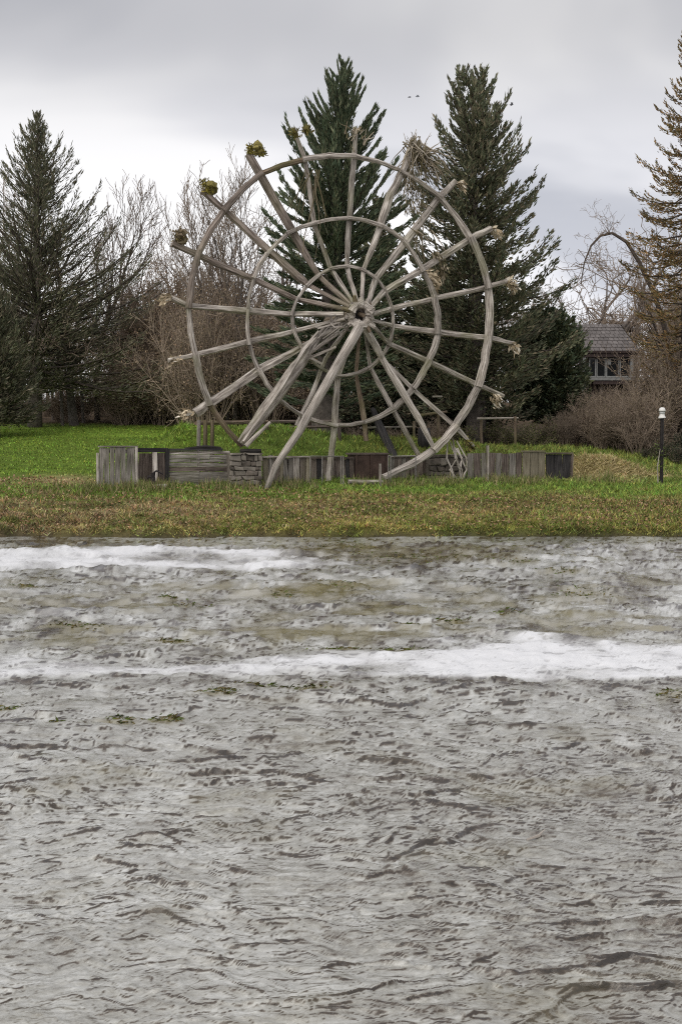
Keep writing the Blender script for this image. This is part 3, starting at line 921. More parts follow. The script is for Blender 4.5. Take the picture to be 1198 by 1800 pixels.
bare('bare_tree', 'spreading bare tree rising through the right side of the left spruce', T_WIDE[0], 135, 63.5, 330, 3.0, BARK)
bare('bare_tree', 'bare tree closing the gap right of the cabin', T_WIDE[1], 1128, 98, 430, 4.0)

# leaning tree that arches over the cabin
def arched_tree():
    rng = np.random.default_rng(301)
    Y = 62.0
    b = foot(1197, Y)
    root = thing('arched_tree', b, 'bare brown tree whose long limb arches over towards the cabin roof', 'tree')
    pts = [b - np.array([0, 0, 0.2])] + [at(px, py, Y) for px, py in ((1185, 660), (1168, 580), (1150, 520), (1122, 460), (1100, 425), (1075, 410), (1055, 414), (1038, 432), (1026, 462), (1020, 500))]
    link('trunk', tube('trunk', pts, [0.2, 0.17, 0.14, 0.12, 0.10, 0.085, 0.07, 0.06, 0.045, 0.035, 0.02], 6, 0.08, rng), BARK, root)
    seg = []
    for i in range(2, len(pts) - 1):
        for j in range(4):
            f = rng.random(); p = pts[i] * (1 - f) + pts[i + 1] * f
            d = np.array([rng.normal(0, 0.6), rng.normal(0, 0.6), rng.uniform(-0.2, 1.0)]); d /= np.linalg.norm(d)
            Lg = rng.uniform(0.5, 1.5); r = 0.018
            stack = [(p, d, Lg, r, 0)]
            while stack:
                q, dd, L_, rr, lev = stack.pop()
                for k in range(5):
                    dd = dd + rng.normal(0, 0.33, 3); dd /= np.linalg.norm(dd)
                    q2 = q + dd * L_ / 5; seg.append((q, q2, rr, rr * 0.8)); q = q2; rr *= 0.85
                    if lev < 2 and rng.random() < 0.55:
                        d2 = dd + rng.normal(0, 0.7, 3); stack.append((q, d2 / np.linalg.norm(d2), L_ * 0.55, rr * 0.8, lev + 1))
    v, f = prisms([s[0] for s in seg], [s[1] for s in seg], [max(s[2], 0.007) for s in seg], [max(s[3], 0.006) for s in seg], 3)
    link('twigs', mesh_np('twigs', v, f), TWIG, root)


arched_tree()


# shrubs and thickets
def shrub_mesh(seed, H=2.2, R=1.3, stems=26, leaf_n=500, leafcol=((0.13, 0.085, 0.05), (0.17, 0.115, 0.06), (0.09, 0.075, 0.04)), leaf=0.09, evergreen=False):
    rng = np.random.default_rng(seed)
    seg = []; tips = []
    for s in range(stems):
        az = rng.uniform(0, 6.28); out = rng.uniform(0.05, 1.0)
        p = np.array([math.cos(az), math.sin(az), 0]) * rng.uniform(0, 0.25 * R); p[2] = -0.1
        d = np.array([math.cos(az) * out * R / H, math.sin(az) * out * R / H, 1.0]); d /= np.linalg.norm(d)
        Lg = H * rng.uniform(0.5, 1.05); r = rng.uniform(0.012, 0.024)
        for k in range(5):
            d = d + rng.normal(0, 0.13, 3); d /= np.linalg.norm(d)
            q = p + d * Lg / 5; seg.append((p, q, r, r * 0.82)); r *= 0.82; p = q; tips.append(p)
            if k >= 1:
                for j in range(4):
                    dd = d * 0.7 + rng.normal(0, 0.55, 3); dd[2] += 0.2; dd /= np.linalg.norm(dd)
                    e = p + dd * rng.uniform(0.25, 0.65); seg.append((p, e, r * 0.6, 0.005)); tips.append(e); tips.append((p + e) / 2)
                    for j2 in range(2):
                        d3 = dd + rng.normal(0, 0.6, 3); m_ = p + (e - p) * rng.uniform(0.3, 0.9)
                        e2 = m_ + d3 / np.linalg.norm(d3) * rng.uniform(0.15, 0.35); seg.append((m_, e2, 0.006, 0.004)); tips.append(e2)
    v, f = prisms([s[0] for s in seg], [s[1] for s in seg], [max(0.006, s[2]) for s in seg], [max(0.005, s[3]) for s in seg], 3)
    m1 = mesh_np('stems', v, f)
    tips = np.array(tips)
    q = tips[rng.integers(0, len(tips), leaf_n)] + rng.normal(0, 0.07, (leaf_n, 3))
    v, f = blades(q, rng.normal(0, 1, (leaf_n, 3)), leaf * rng.uniform(0.6, 1.5, leaf_n), leaf * 0.55 * rng.uniform(0.6, 1.4, leaf_n), rng, 0.5)
    c = np.array(leafcol)[rng.integers(0, len(leafcol), leaf_n)] * rng.uniform(0.6, 1.4, leaf_n)[:, None]
    m2 = mesh_np('foliage', v, f, np.repeat(c, 4, 0))
    m1.materials.append(TWIG); m2.materials.append(LEAF)
    return m1, m2


SH_BROWN = [shrub_mesh(401 + i, 2.4, 1.4, 34, 3000, ((0.24, 0.185, 0.12), (0.29, 0.22, 0.145), (0.17, 0.145, 0.085)), 0.045) for i in range(3)]
SH_RUST = [shrub_mesh(421 + i, 2.6, 1.5, 34, 4200, ((0.29, 0.195, 0.125), (0.25, 0.185, 0.115), (0.33, 0.25, 0.165), (0.18, 0.14, 0.085)), 0.048) for i in range(2)]
SH_GREEN = [shrub_mesh(441 + i, 1.8, 1.3, 18, 2200, ((0.085, 0.10, 0.036), (0.13, 0.13, 0.045), (0.06, 0.07, 0.03)), 0.10) for i in range(2)]
SH_DARK = [shrub_mesh(461 + i, 1.6, 1.3, 16, 2600, ((0.022, 0.032, 0.018), (0.035, 0.042, 0.022)), 0.11) for i in range(2)]
SH_GREY = [shrub_mesh(481 + i, 2.3, 1.2, 44, 300, ((0.24, 0.19, 0.15),), 0.07) for i in range(2)]
srng = np.random.default_rng(500)


def shrub(pair, px, Y, h, label, group, name='shrub'):
    b = foot(px, Y)
    root = thing(name, b, label, 'shrub', group)
    s = h / 2.3
    k = min(s, 1.5)
    root.scale = (k * srng.uniform(0.9, 1.25), k * srng.uniform(0.9, 1.25), s)
    root.rotation_euler = (0, 0, srng.uniform(0, 6.28))
    for nm, me in (('stems', pair[0]), ('foliage', pair[1])):
        o = bpy.data.objects.new(nm, me); COL.objects.link(o); o.parent = root


ORD = ['first', 'second', 'third', 'fourth', 'fifth', 'sixth', 'seventh', 'eighth', 'ninth', 'tenth', 'eleventh', 'twelfth', 'thirteenth', 'fourteenth',
       'fifteenth', 'sixteenth', 'seventeenth', 'eighteenth', 'nineteenth', 'twentieth', 'twenty-first', 'twenty-second', 'twenty-third', 'twenty-fourth']


def scatter(pairs, n, px0, px1, y0, y1, tops, label, group):
    """tops: [(px, py of the top)] - the height of the thicket in the view, with scatter"""
    for i in range(n):
        px = px0 + (px1 - px0) * (i + srng.uniform(0.1, 0.9)) / n
        Y = srng.uniform(y0, y1)
        top = np.interp(px, [t[0] for t in tops], [t[1] for t in tops]) + srng.uniform(-6, 40)
        h = max(0.5, at(599, top, Y)[2] - zt((px - 599) / F * Y, Y))
        shrub(pairs[int(srng.integers(len(pairs)))], px, Y, h, label.replace('#', ORD[i] + ' from the left'), group)


scatter(SH_RUST, 14, 215, 350, 66, 71, [(215, 600), (250, 545), (300, 525), (350, 560)], 'rust-brown shrub, # between the left lawn and the wheel', 'rust-brown shrubs left of the wheel')
scatter(SH_BROWN + SH_RUST, 12, 205, 355, 63, 65.5, [(215, 660), (250, 625), (300, 610), (350, 600)], 'lower brown shrub, # at the thicket front left of the wheel', 'brown front shrubs left of the wheel')
scatter(SH_BROWN + SH_RUST + SH_GREY, 20, 335, 560, 58, 68, [(335, 540), (420, 520), (470, 560), (560, 600)], 'brown twiggy shrub, # seen through the left half of the wheel', 'twiggy shrubs behind the left wheel spokes')
scatter(SH_BROWN + SH_GREY, 14, -30, 215, 66, 74, [(-30, 690), (215, 640)], 'low bare shrub, # under the trees beyond the left lawn', 'low shrubs under the left trees')
scatter(SH_BROWN + SH_GREY, 20, 985, 1225, 57, 72, [(985, 660), (1020, 690), (1115, 690), (1165, 610), (1225, 570)], 'grey-brown twiggy shrub, # in the thicket below the cabin', 'twiggy shrubs below the cabin')
scatter(SH_GREEN, 7, 860, 1000, 52, 55, [(860, 745), (930, 715), (1000, 735)], 'olive shrub, # on the berm right of the wheel', 'olive shrubs on the berm')
scatter(SH_GREY + SH_BROWN, 10, 985, 1145, 51.5, 55, [(985, 700), (1060, 700), (1145, 690)], 'pinkish bare shrub, # at the front of the right thicket', 'bare shrubs at the thicket front')
scatter(SH_DARK, 5, 1125, 1215, 49, 51, [(1125, 775), (1215, 745)], 'small dark shrub, # close behind the lamp post', 'dark shrubs behind the lamp post')
scatter(SH_BROWN + SH_RUST, 9, 1172, 1260, 74, 84, [(1160, 590), (1225, 500)], 'tall brown leafy shrub, # in the row right of the cabin', 'tall brown shrubs right of the cabin')
scatter(SH_DARK, 10, 590, 860, 55.5, 60, [(590, 640), (860, 660)], 'dark shrub, # under the spruces behind the wheel', 'dark shrubs under the spruces')
scatter(SH_GREEN + SH_BROWN, 7, 600, 830, 50.5, 53, [(600, 745), (830, 740)], 'low straggly shrub, # on the berm straight behind the wheel', 'straggly shrubs behind the wheel')


# thin trunks at the back of the left lawn and behind the wheel
def thin_trunks():
    rng = np.random.default_rng(611)
    for q_, (px, Y, h) in enumerate(((8, 66, 6), (38, 68, 6), (95, 69, 6), (112, 63, 5.5), (126, 63.5, 6), (148, 65, 6))):
        b = foot(px, Y)
        root = thing('slim_tree', b, 'slim bare trunk, ' + ORD[q_] + ' from the left beyond the left lawn', 'tree', 'slim trunks beyond the left lawn')
        pts = [b + np.array([0, 0, -0.2]), b + np.array([rng.normal(0, .12), 0, h * 0.4]), b + np.array([rng.normal(0, .3), rng.normal(0, .3), h])]
        link('trunk', tube('trunk', pts, [0.09, 0.07, 0.03], 6, 0.08, rng), BARK_GREY, root)
        seg = []
        for j in range(26):
            f = rng.uniform(0.35, 1); p = pts[1] + (pts[2] - pts[1]) * (f - 0.35) / 0.65
            d = np.array([rng.normal(), rng.normal(), 0.8]); d /= np.linalg.norm(d); L_ = rng.uniform(0.4, 1.3)
            e = p + d * L_; seg.append((p, e, 0.016, 0.007))
            for q in range(3):
                d2 = d + rng.normal(0, .5, 3); m_ = p + d * L_ * rng.uniform(.3, .9); seg.append((m_, m_ + d2 / np.linalg.norm(d2) * 0.4, 0.008, 0.005))
        v, f = prisms([s[0] for s in seg], [s[1] for s in seg], [s[2] for s in seg], [s[3] for s in seg], 3)
        link('crown', mesh_np('crown', v, f), TWIG, root)


thin_trunks()


# far wood that reads as one mass behind everything
def far_wood():
    rng = np.random.default_rng(701)
    A = []; B = []; R0 = []; R1 = []
    for i in range(520):
        x = rng.uniform(-60, 60); y = rng.uniform(100, 125); z = zt(x, y)
        H = rng.uniform(4, 8.5)
        p = np.array([x, y, z - 0.2]); d = np.array([rng.normal(0, .08), 0, 1.0])
        for k in range(4):
            q = p + d * H / 4 + rng.normal(0, .12, 3); A.append(p); B.append(q); R0.append(0.11 - .022 * k); R1.append(0.09 - .022 * k)
            for j in range(7 if k else 2):
                dd = np.array([rng.normal(0, .8), rng.normal(0, .8), rng.uniform(0.2, 1.2)]); dd /= np.linalg.norm(dd)
                L_ = rng.uniform(0.8, 2.2); e = q + dd * L_; A.append(q); B.append(e); R0.append(.035); R1.append(.015)
                for m_ in range(5):
                    s = q + dd * L_ * rng.uniform(.2, 1); d2 = dd + rng.normal(0, .6, 3)
                    A.append(s); B.append(s + d2 / np.linalg.norm(d2) * rng.uniform(.4, 1.1)); R0.append(.018); R1.append(.010)
            p = q
    v, f = prisms(A, B, R0, R1, 3)
    o = link('far_wood', mesh_np('far_wood', v, f), TWIG)
    tag(o, 'far bare wood behind the cabin and the thickets', kind='stuff')


far_wood()

# ------------------------------------------------------------------ the cabin
def cabin():
    Y = 88.0
    rng = np.random.default_rng(801)
    G = foot(1067, Y)
    root = thing('wooden_cabin', G, 'small raised cabin with grey shingled hip roof and white framed windows', 'cabin')
    s = Y / F                                        # metres per pixel at that distance

    def P(px, py, dy=0.0):
        p = at(px, py, Y); return np.array([p[0], Y + dy, p[2]])
    WALLM = plain_mat('cabin_wall', (0.085, 0.070, 0.060), 0.85, 0.3)
    TRIM = plain_mat('cabin_trim', (0.24, 0.245, 0.24), 0.7, 0.2)
    FASC = plain_mat('cabin_fascia', (0.045, 0.032, 0.03), 0.8, 0.3)
    SHING = plain_mat('roof_shingle', (0.135, 0.122, 0.118), 0.9, 0.30, 3.0)
    m, t, bb = new_mat('window_glass'); bb.inputs['Base Color'].default_value = (0.012, 0.014, 0.016, 1); bb.inputs['Roughness'].default_value = 0.08
    GLASS = m
    depth = 3.6
    # roof: hip, eaves at py 618, ridge at 567
    e0 = P(1012, 618, -0.35); e1 = P(1121, 620, -0.35); e1[2] = e0[2]
    e2 = e1 + np.array([0, depth + 0.7, 0]); e3 = e0 + np.array([0, depth + 0.7, 0])
    r0 = P(1019, 566, depth / 2); r1 = P(1098, 566, depth / 2)
    th = np.array([0, 0, -0.10])
    me = bpy.data.meshes.new('roof')
    V = [e0, e1, e2, e3, r0, r1, e0 + th, e1 + th, e2 + th, e3 + th]
    me.from_pydata([tuple(q) for q in V], [], [(0, 1, 5, 4), (1, 2, 5), (2, 3, 4, 5), (3, 0, 4), (9, 8, 7, 6), (0, 6, 7, 1), (1, 7, 8, 2), (2, 8, 9, 3), (3, 9, 6, 0)])
    roof = link('roof', me, FASC, root)
    # shingles on the two slopes that are seen
    def slope(a, b_, c, d, rows, cols, nm):
        nrm = np.cross(b_ - a, d - a); nrm /= np.linalg.norm(nrm)
        parts = []
        for i in range(rows):
            f0 = i / rows; f1 = min(1.0, (i + 1.25) / rows)
            for j in range(cols + 1):
                g0 = np.clip((j - 0.5 * (i % 2)) / cols, 0, 1) + 0.004; g1 = np.clip((j + 1 - 0.5 * (i % 2)) / cols, 0, 1) - 0.004
                if g1 - g0 < 0.01: continue
                def q(g, f, up):
                    lo = a + (b_ - a) * g; hi = d + (c - d) * g
                    return lo + (hi - lo) * f + nrm * up
                lift = 0.045 + rng.uniform(0, 0.015)
                V = np.array([q(g0, f0, 0.004), q(g1, f0, 0.004), q(g1, f0, lift), q(g0, f0, lift), q(g1, f1, 0.012), q(g0, f1, 0.012)])
                me = bpy.data.meshes.new('shingle'); me.from_pydata([tuple(x) for x in V], [], [(0, 1, 2, 3), (3, 2, 4, 5)])
                o = link('shingle', me, SHING, roof)
    slope(e0, e1, r1, r0, 8, 11, 'f')
    slope(e1, e2, r1 + np.array([0, 0.02, 0]), r1 - np.array([0, 0.02, 0]), 8, 5, 's')
    # walls
    def bx(nm, px0, px1, py0, py1, dy0, dy1, mt, par=None):
        a = P(px0, py1, dy0); c = P(px1, py0, dy0)
        o_ = np.array([(a[0] + c[0]) / 2, Y + (dy0 + dy1) / 2, (a[2] + c[2]) / 2])
        return link(nm, box_mesh(nm, o_, ((c[0] - a[0]) / 2, 0, 0), (0, (dy1 - dy0) / 2, 0), (0, 0, (c[2] - a[2]) / 2)), mt, par or root)
    bx('wall', 1032, 1112, 624, 675, 0.12, depth, WALLM)
    bx('fascia', 1014, 1119, 620.5, 628, -0.25, -0.10, FASC)
    bx('porch_post', 1022.5, 1028, 628, 700, -0.2, -0.02, TRIM)
    bx('porch_post', 1107, 1111, 628, 668, -0.2, -0.02, TRIM)
    bx('deck', 1020, 1114, 664, 669, -0.45, 0.11, TRIM)
    for px in (1030, 1055, 1082, 1108):
        bx('stilt', px - 2.5, px + 2.5, 669.2, 712, -0.2, 0.05, WALLM)
    bx('underfloor_dark_panel', 1022, 1112, 669.3, 712, 0.3, 0.36, FASC)  # dark panel added to fill the bright gap between the stilts
    bx('deck_beam', 1040, 1100, 669.2, 676, -0.4, -0.22, FASC)
    for (x0, x1) in ((1034, 1047), (1047, 1064), (1064, 1088), (1088, 1108)):
        fr = bx('window', x0 + 0.3, x1 - 0.3, 628.5, 663, 0.02, 0.115, TRIM)
        bx('pane', x0 + 2.2, x1 - 2.2, 631.5, 660.5, 0.0, 0.015, GLASS, fr)
    bx('blind', 1067, 1073, 631.6, 641, -0.012, -0.004, TRIM)


cabin()

# ------------------------------------------------------------------ the great wheel
ANG = math.radians(24)
NW = np.array([math.sin(ANG), -math.cos(ANG), 0.0])       # the axle points towards the near bank and to the right
WC = at(597, 565, 41.3)
S_ = 41.3 / F                                             # metres per photograph pixel at the wheel


def wp(px, py, off=0.0):
    return on_plane(px, py, WC + NW * off, NW)


WB = np.array([WC[0], WC[1], zt(WC[0], WC[1])])
wheel = thing('waterwheel', WB, 'huge weathered wooden wheel of rough log spokes and three rings', 'waterwheel')
wr = np.random.default_rng(901)


def log(name, pts, widths, mat, parent=None, sides=7, jit=0.11, sub=3):
    return link(name, tube(name, pts, [w * S_ * 0.415 for w in widths], sides, jit, wr, 1.0, sub), mat, parent or wheel)


def knot_head(px, py, off, parent, seed, r=13, mossy=True):
    """curled mossy tip: a fist of short thick stems rolled up round a hole"""
    rng = np.random.default_rng(seed)
    c = wp(px, py, off); R = r * S_
    u = np.array([math.cos(ANG), math.sin(ANG), 0]); w = np.array([0, 0, 1.0])
    pts = []; rad = []
    for i in range(9):
        a = -2.2 + i * 0.72; rr = R * (0.62 - 0.03 * i)
        pts.append(c + u * rr * math.cos(a) + w * rr * math.sin(a) + NW * (0.02 * i)); rad.append(R * (0.36 + 0.12 * rng.random()))
    o = link('curled_tip', tube('curled_tip', pts, rad, 7, 0.22, rng, 1.0, 2), WOOD_MOSS if mossy else WOOD_BROWN, parent)
    n = 900
    lobes = rng.normal(0, 0.40, (7, 3)) * R
    k = rng.integers(0, 7, n)
    q = c[None] + lobes[k] * 0.9 + rng.normal(0, 0.22, (n, 3)) * R * rng.uniform(0.5, 1.4, (7, 1))[k]
    v, f = blades(q, rng.normal(0, 1, (n, 3)), rng.uniform(0.05, 0.14, n), rng.uniform(0.03, 0.07, n), rng, 0.5)
    pal = np.array([(0.30, 0.26, 0.05), (0.19, 0.165, 0.04), (0.38, 0.32, 0.09), (0.12, 0.10, 0.045)]) if mossy else np.array([(0.26, 0.20, 0.12), (0.15, 0.11, 0.07), (0.36, 0.29, 0.20), (0.20, 0.17, 0.07)])
    cc = pal[rng.integers(0, 4, n)] * rng.uniform(0.5, 1.3, n)[:, None]
    m_ = link('moss', mesh_np('moss', v, f, np.repeat(cc, 4, 0)), MOSS, parent); m_['kind'] = 'stuff'


def straw_head(px, py, dx, dy, off, parent, seed, n=26, ln=26, wd=4.0, droop=0.8, pal='straw'):
    """frayed tuft at the tip of a spoke: torn pale flakes and a few splinters"""
    rng = np.random.default_rng(seed)
    u = np.array([math.cos(ANG), math.sin(ANG), 0]); w = np.array([0, 0, 1.0])
    d0 = u * dx - w * dy; d0 = d0 / np.linalg.norm(d0)
    side = np.cross(d0, NW)
    n = int(n * (5 if pal == 'straw' else 7))
    f = rng.random(n) ** 0.8; Ls = ln * S_ * (0.52 if pal == 'straw' else 0.72)
    o = wp(px, py, off)
    q = o[None] + d0[None] * (f * Ls)[:, None] - w[None] * (droop * 0.55 * Ls * f ** 2)[:, None] \
        + side[None] * (rng.normal(0, 1, n) * (0.06 + 0.20 * f) * Ls)[:, None] + NW[None] * rng.normal(0, 0.09, n)[:, None]
    tn = d0[None] - w[None] * (droop * 1.1 * f)[:, None] + rng.normal(0, 0.45, (n, 3))
    v, fc = blades(q, tn, S_ * rng.uniform(5, 13, n) * (0.7 + wd / 12), S_ * rng.uniform(0.8, 1.9, n) * wd * 0.5, rng, 0.5)
    c0 = np.array([(0.70, 0.60, 0.44), (0.60, 0.50, 0.36), (0.46, 0.37, 0.25), (0.76, 0.69, 0.58), (0.34, 0.27, 0.18)])
    if pal == 'olive': c0 = np.array([(0.20, 0.18, 0.06), (0.28, 0.24, 0.09), (0.13, 0.11, 0.05)])
    if pal == 'twig': c0 = np.array([(0.24, 0.20, 0.14), (0.14, 0.12, 0.07), (0.42, 0.36, 0.27), (0.10, 0.09, 0.05)])
    cc = c0[rng.integers(0, len(c0), n)] * rng.uniform(0.6, 1.15, n)[:, None]
    link('frayed_tip', mesh_np('frayed_tip', v, fc, np.repeat(cc, 4, 0)), MOSS, parent)['kind'] = 'stuff'


HUBF = 1.05          # the hub stands this far in front of the ring plane
IN = 0.0
# spokes: points (px, py, offset) from hub to tip, widths in photograph pixels, material
SPK = {
    'A': ([(612, 544, HUBF), (522, 526, IN), (420, 480, 0), (303, 428, 0)], [9, 11, 15, 14], WOOD_DARK),
    'B': ([(614, 540, HUBF), (541, 501, IN), (527, 490, 0), (355, 335, 0)], [9, 11, 19, 15], WOOD_DARK),
    'C': ([(617, 537, HUBF), (560, 485, IN), (507, 396, 0), (437, 270, 0)], [10, 11, 18, 15], WOOD_DARK),
    'D': ([(621, 535, HUBF), (581, 471, IN), (553, 396, 0), (536, 279, 0), (522, 242, 0)], [9, 9, 9, 10, 8], WOOD),
    'E': ([(627, 534, HUBF), (609, 470, IN), (613, 392, 0), (622, 279, 0), (625, 236, 0)], [9, 11, 12, 12, 8], WOOD),
    'F': ([(635, 534, HUBF), (638, 475, IN), (667, 402, 0), (685, 342, 0), (713, 291, 0), (727, 246, 0)], [9, 12, 16, 20, 17, 8], WOOD),
    'G': ([(645, 537, HUBF), (660, 490, IN), (708, 430, 0), (770, 348, 0), (800, 318, 0)], [9, 14, 17, 15, 12], WOOD),
    'H': ([(650, 542, HUBF), (675, 512, IN), (742, 474, 0), (827, 419, 0), (862, 402, 0)], [10, 13, 15, 14, 15], WOOD),
    'I': ([(652, 553, HUBF), (688, 542, IN), (765, 525, 0), (857, 504, 0), (890, 494, 0)], [11, 13, 13, 13, 11], WOOD),
    'J': ([(650, 562, HUBF), (690, 573, IN), (769, 584, 0), (858, 594, 0), (903, 604, 0)], [9, 11, 14, 14, 10], WOOD),
    'K': ([(648, 566, HUBF), (674, 594, 0.2), (684, 604, IN), (752, 635, 0), (841, 677, 0), (884, 696, 0)], [9, 9, 12, 13, 12, 10], WOOD),
    'L': ([(643, 570, 0.7), (671, 630, IN), (725, 684, 0), (797, 748, 0), (832, 784, 0)], [8, 8, 11, 12, 8], WOOD),
    'M': ([(640, 573, HUBF), (671, 628, 0.25), (713, 698, 0.25), (742, 746, 0.22), (763, 789, 0.2)], [16, 14, 15, 12, 8], WOOD_PALE),
    'N': ([(641, 575, 0.5), (650, 646, IN), (688, 717, 0), (736, 802, 0)], [8, 8, 11, 10], WOOD),
    'O': ([(632, 578, 0.4), (625, 658, IN), (640, 741, 0), (643, 775, 0)], [7, 9, 11, 10], WOOD_BROWN),
    'P': ([(622, 578, 0.5), (593, 660, IN), (588, 745, 0), (577, 846, 0.1)], [9, 13, 13, 11], WOOD),
    'Q': ([(612, 574, 0.5), (572, 630, IN), (549, 690, 0), (520, 748, 0)], [8, 9, 10, 8], WOOD),
    'R': ([(606, 566, 0.8), (530, 611, IN), (456, 651, 0), (371, 708, 0), (343, 727, 0)], [8, 13, 18, 17, 20], WOOD),
    'S': ([(606, 560, HUBF), (518, 583, IN), (436, 601, 0), (344, 624, 0), (296, 634, 0)], [8, 11, 14, 12, 9], WOOD),
    'T': ([(604, 552, HUBF), (513, 553, IN), (436, 547, 0), (331, 538, 0), (296, 521, 0)], [9, 10, 12, 11, 8], WOOD),
}
SO = {}
for k, (pts, ws, mt) in SPK.items():
    SO[k] = log('spoke', [wp(*p) for p in pts], ws, mt)
knot_head(318, 416, 0.02, SO['A'], 11, 13, False)
knot_head(370, 330, 0.02, SO['B'], 12, 12, True)
knot_head(451, 262, 0.02, SO['C'], 13, 12, True)
straw_head(524, 246, -0.5, -1, 0, SO['D'], 21, 14, 22, 5, 0.1, 'olive')
straw_head(540, 240, -0.1, -1, 0, SO['D'], 22, 12, 22, 5, 0.4, 'olive')
straw_head(625, 240, 0.1, -1, 0, SO['E'], 23, 12, 26, 3, 0.3)
straw_head(724, 285, 0.25, -1, 0.05, SO['F'], 24, 50, 44, 3.2, 0.3, 'twig')
straw_head(735, 262, 0.7, 0.5, 0.05, SO['F'], 25, 60, 66, 3.2, 0.5, 'twig')
straw_head(715, 300, 0.3, 0.9, 0.05, SO['F'], 35, 60, 90, 3.2, 0.2, 'twig')
straw_head(802, 320, 1, 0.3, 0, SO['G'], 26, 18, 24, 6, 0.6)
straw_head(862, 402, 1, 0.1, 0, SO['H'], 27, 20, 26, 7, 0.9)
straw_head(888, 495, 1, 0.0, 0, SO['I'], 28, 26, 32, 7, 0.9)
straw_head(896, 602, 0.7, 0.5, 0, SO['J'], 29, 16, 24, 6, 0.7)
straw_head(862, 688, 0.8, 0.6, 0, SO['K'], 30, 16, 42, 5, 0.5)
straw_head(815, 768, 0.8, 0.8, 0, SO['L'], 31, 16, 30, 5, 0.4, 'olive')
straw_head(342, 725, -0.9, 0.1, 0, SO['R'], 32, 18, 34, 7, 0.3)
straw_head(325, 628, -1, 0.2, 0, SO['S'], 33, 14, 40, 5, 0.15)
straw_head(306, 524, -1, -0.2, 0, SO['T'], 34, 16, 30, 7, 0.5)
straw_head(742, 475, 0.9, 0.3, 0.05, SO['H'], 36, 30, 62, 6, 0.8)
straw_head(760, 440, 0.6, 0.7, 0.05, SO['G'], 37, 22, 50, 6, 0.8, 'twig')


def strands(px, py, dx, dy, spread, n, ln, off, parent, seed):
    """loose dry twigs hanging and sticking out of a spoke"""
    rng = np.random.default_rng(seed)
    u = np.array([math.cos(ANG), math.sin(ANG), 0]); w = np.array([0, 0, 1.0])
    A = []; B = []; ra = []; rb = []
    for i in range(n):
        p = wp(px + rng.normal(0, 9), py + rng.normal(0, 9), off + rng.normal(0, 0.12))
        d = u * (dx + rng.normal(0, spread)) - w * (dy + rng.normal(0, spread)) + NW * rng.normal(0, 0.25)
        d = d / np.linalg.norm(d); L_ = ln * S_ * rng.uniform(0.3, 1.0); r = S_ * rng.uniform(0.8, 1.8)
        for k in range(5):
            d = d + rng.normal(0, 0.16, 3) - w * 0.06; dn = d / np.linalg.norm(d)
            q = p + dn * L_ / 5; A.append(p); B.append(q); ra.append(r); rb.append(r * 0.8); r *= 0.8; p = q
    v, f = prisms(A, B, ra, rb, 4)
    c0 = np.array([(0.34, 0.29, 0.22), (0.20, 0.165, 0.11), (0.45, 0.40, 0.33), (0.14, 0.12, 0.07)])
    cc = c0[np.repeat(rng.integers(0, 4, n), 5)] * rng.uniform(0.8, 1.1, len(A))[:, None]
    link('dry_twigs', mesh_np('dry_twigs', v, f, np.repeat(cc, 8, 0)), MOSS, parent)['kind'] = 'stuff'


strands(730, 255, 0.5, 0.9, 0.35, 46, 95, 0.05, SO['F'], 51)
strands(728, 262, -0.1, 1.0, 0.30, 40, 120, 0.05, SO['F'], 52)
strands(728, 262, 0.1, -1.0, 0.45, 24, 32, 0.05, SO['F'], 53)
strands(735, 270, 1.0, 0.3, 0.35, 22, 60, 0.0, SO['F'], 54)
strands(735, 400, 0.3, 0.9, 0.35, 26, 60, 0.05, SO['G'], 55)
strands(625, 245, 0.2, -1.0, 0.5, 16, 34, 0.0, SO['E'], 56)
strands(548, 300, 0.1, 1.0, 0.3, 14, 150, 0.05, SO['D'], 57)


def ring(name, pts, widths, off, arc, cen, mats):
    """ring built of separate timbers that run from spoke to spoke"""
    c = np.array(cen, float)
    for i in range(len(pts) - 1):
        a = np.array(pts[i], float); b_ = np.array(pts[i + 1], float)
        m_ = (a + b_) / 2
        bow = (m_ - c); bow /= np.linalg.norm(bow)
        ch = np.linalg.norm(b_ - a)
        m_ = m_ + bow * ch * arc
        dv = (b_ - a) / ch
        a2 = a - dv * 3; b2 = b_ + dv * 3
        o_ = off + (0.045 if i % 2 else -0.045) + wr.normal(0, 0.012)
        log(name, [wp(a2[0], a2[1], o_), wp(m_[0], m_[1], o_), wp(b2[0], b2[1], o_)], [widths[i], (widths[i] + widths[i + 1]) / 2, widths[i + 1]], mats[i % len(mats)] if isinstance(mats, list) else mats)


ring('outer_rim_beam', [(424, 782), (368, 710), (344, 627), (332, 539), (350, 443), (395, 368), (459, 305), (535, 280), (622, 274), (700, 298), (772, 346), (827, 419), (857, 504), (858, 594), (841, 677), (799, 750), (763, 790), (676, 838)],
     [11, 13, 13, 13, 14, 13, 10, 11, 10, 9, 12, 15, 16, 17, 17, 18, 17, 15], 0.17, 0.034, (597, 565),
     [WOOD_BROWN, WOOD, WOOD, WOOD_DARK, WOOD_DARK, WOOD_DARK, WOOD_BROWN, WOOD, WOOD, WOOD, WOOD, WOOD, WOOD, WOOD, WOOD, WOOD, WOOD_PALE])
ring('middle_rim_beam', [(447, 486), (436, 547), (438, 603), (456, 651), (487, 698), (535, 732), (590, 747), (643, 741), (690, 719), (727, 680), (752, 635), (769, 584), (764, 525), (742, 474), (711, 425), (668, 396), (614, 383), (553, 392), (507, 410), (468, 448), (447, 486)],
     [7, 8, 9, 10, 9, 9, 9, 10, 14, 14, 15, 15, 14, 12, 10, 10, 9, 9, 9, 9, 8], 0.13, 0.04, (602, 565), WOOD)
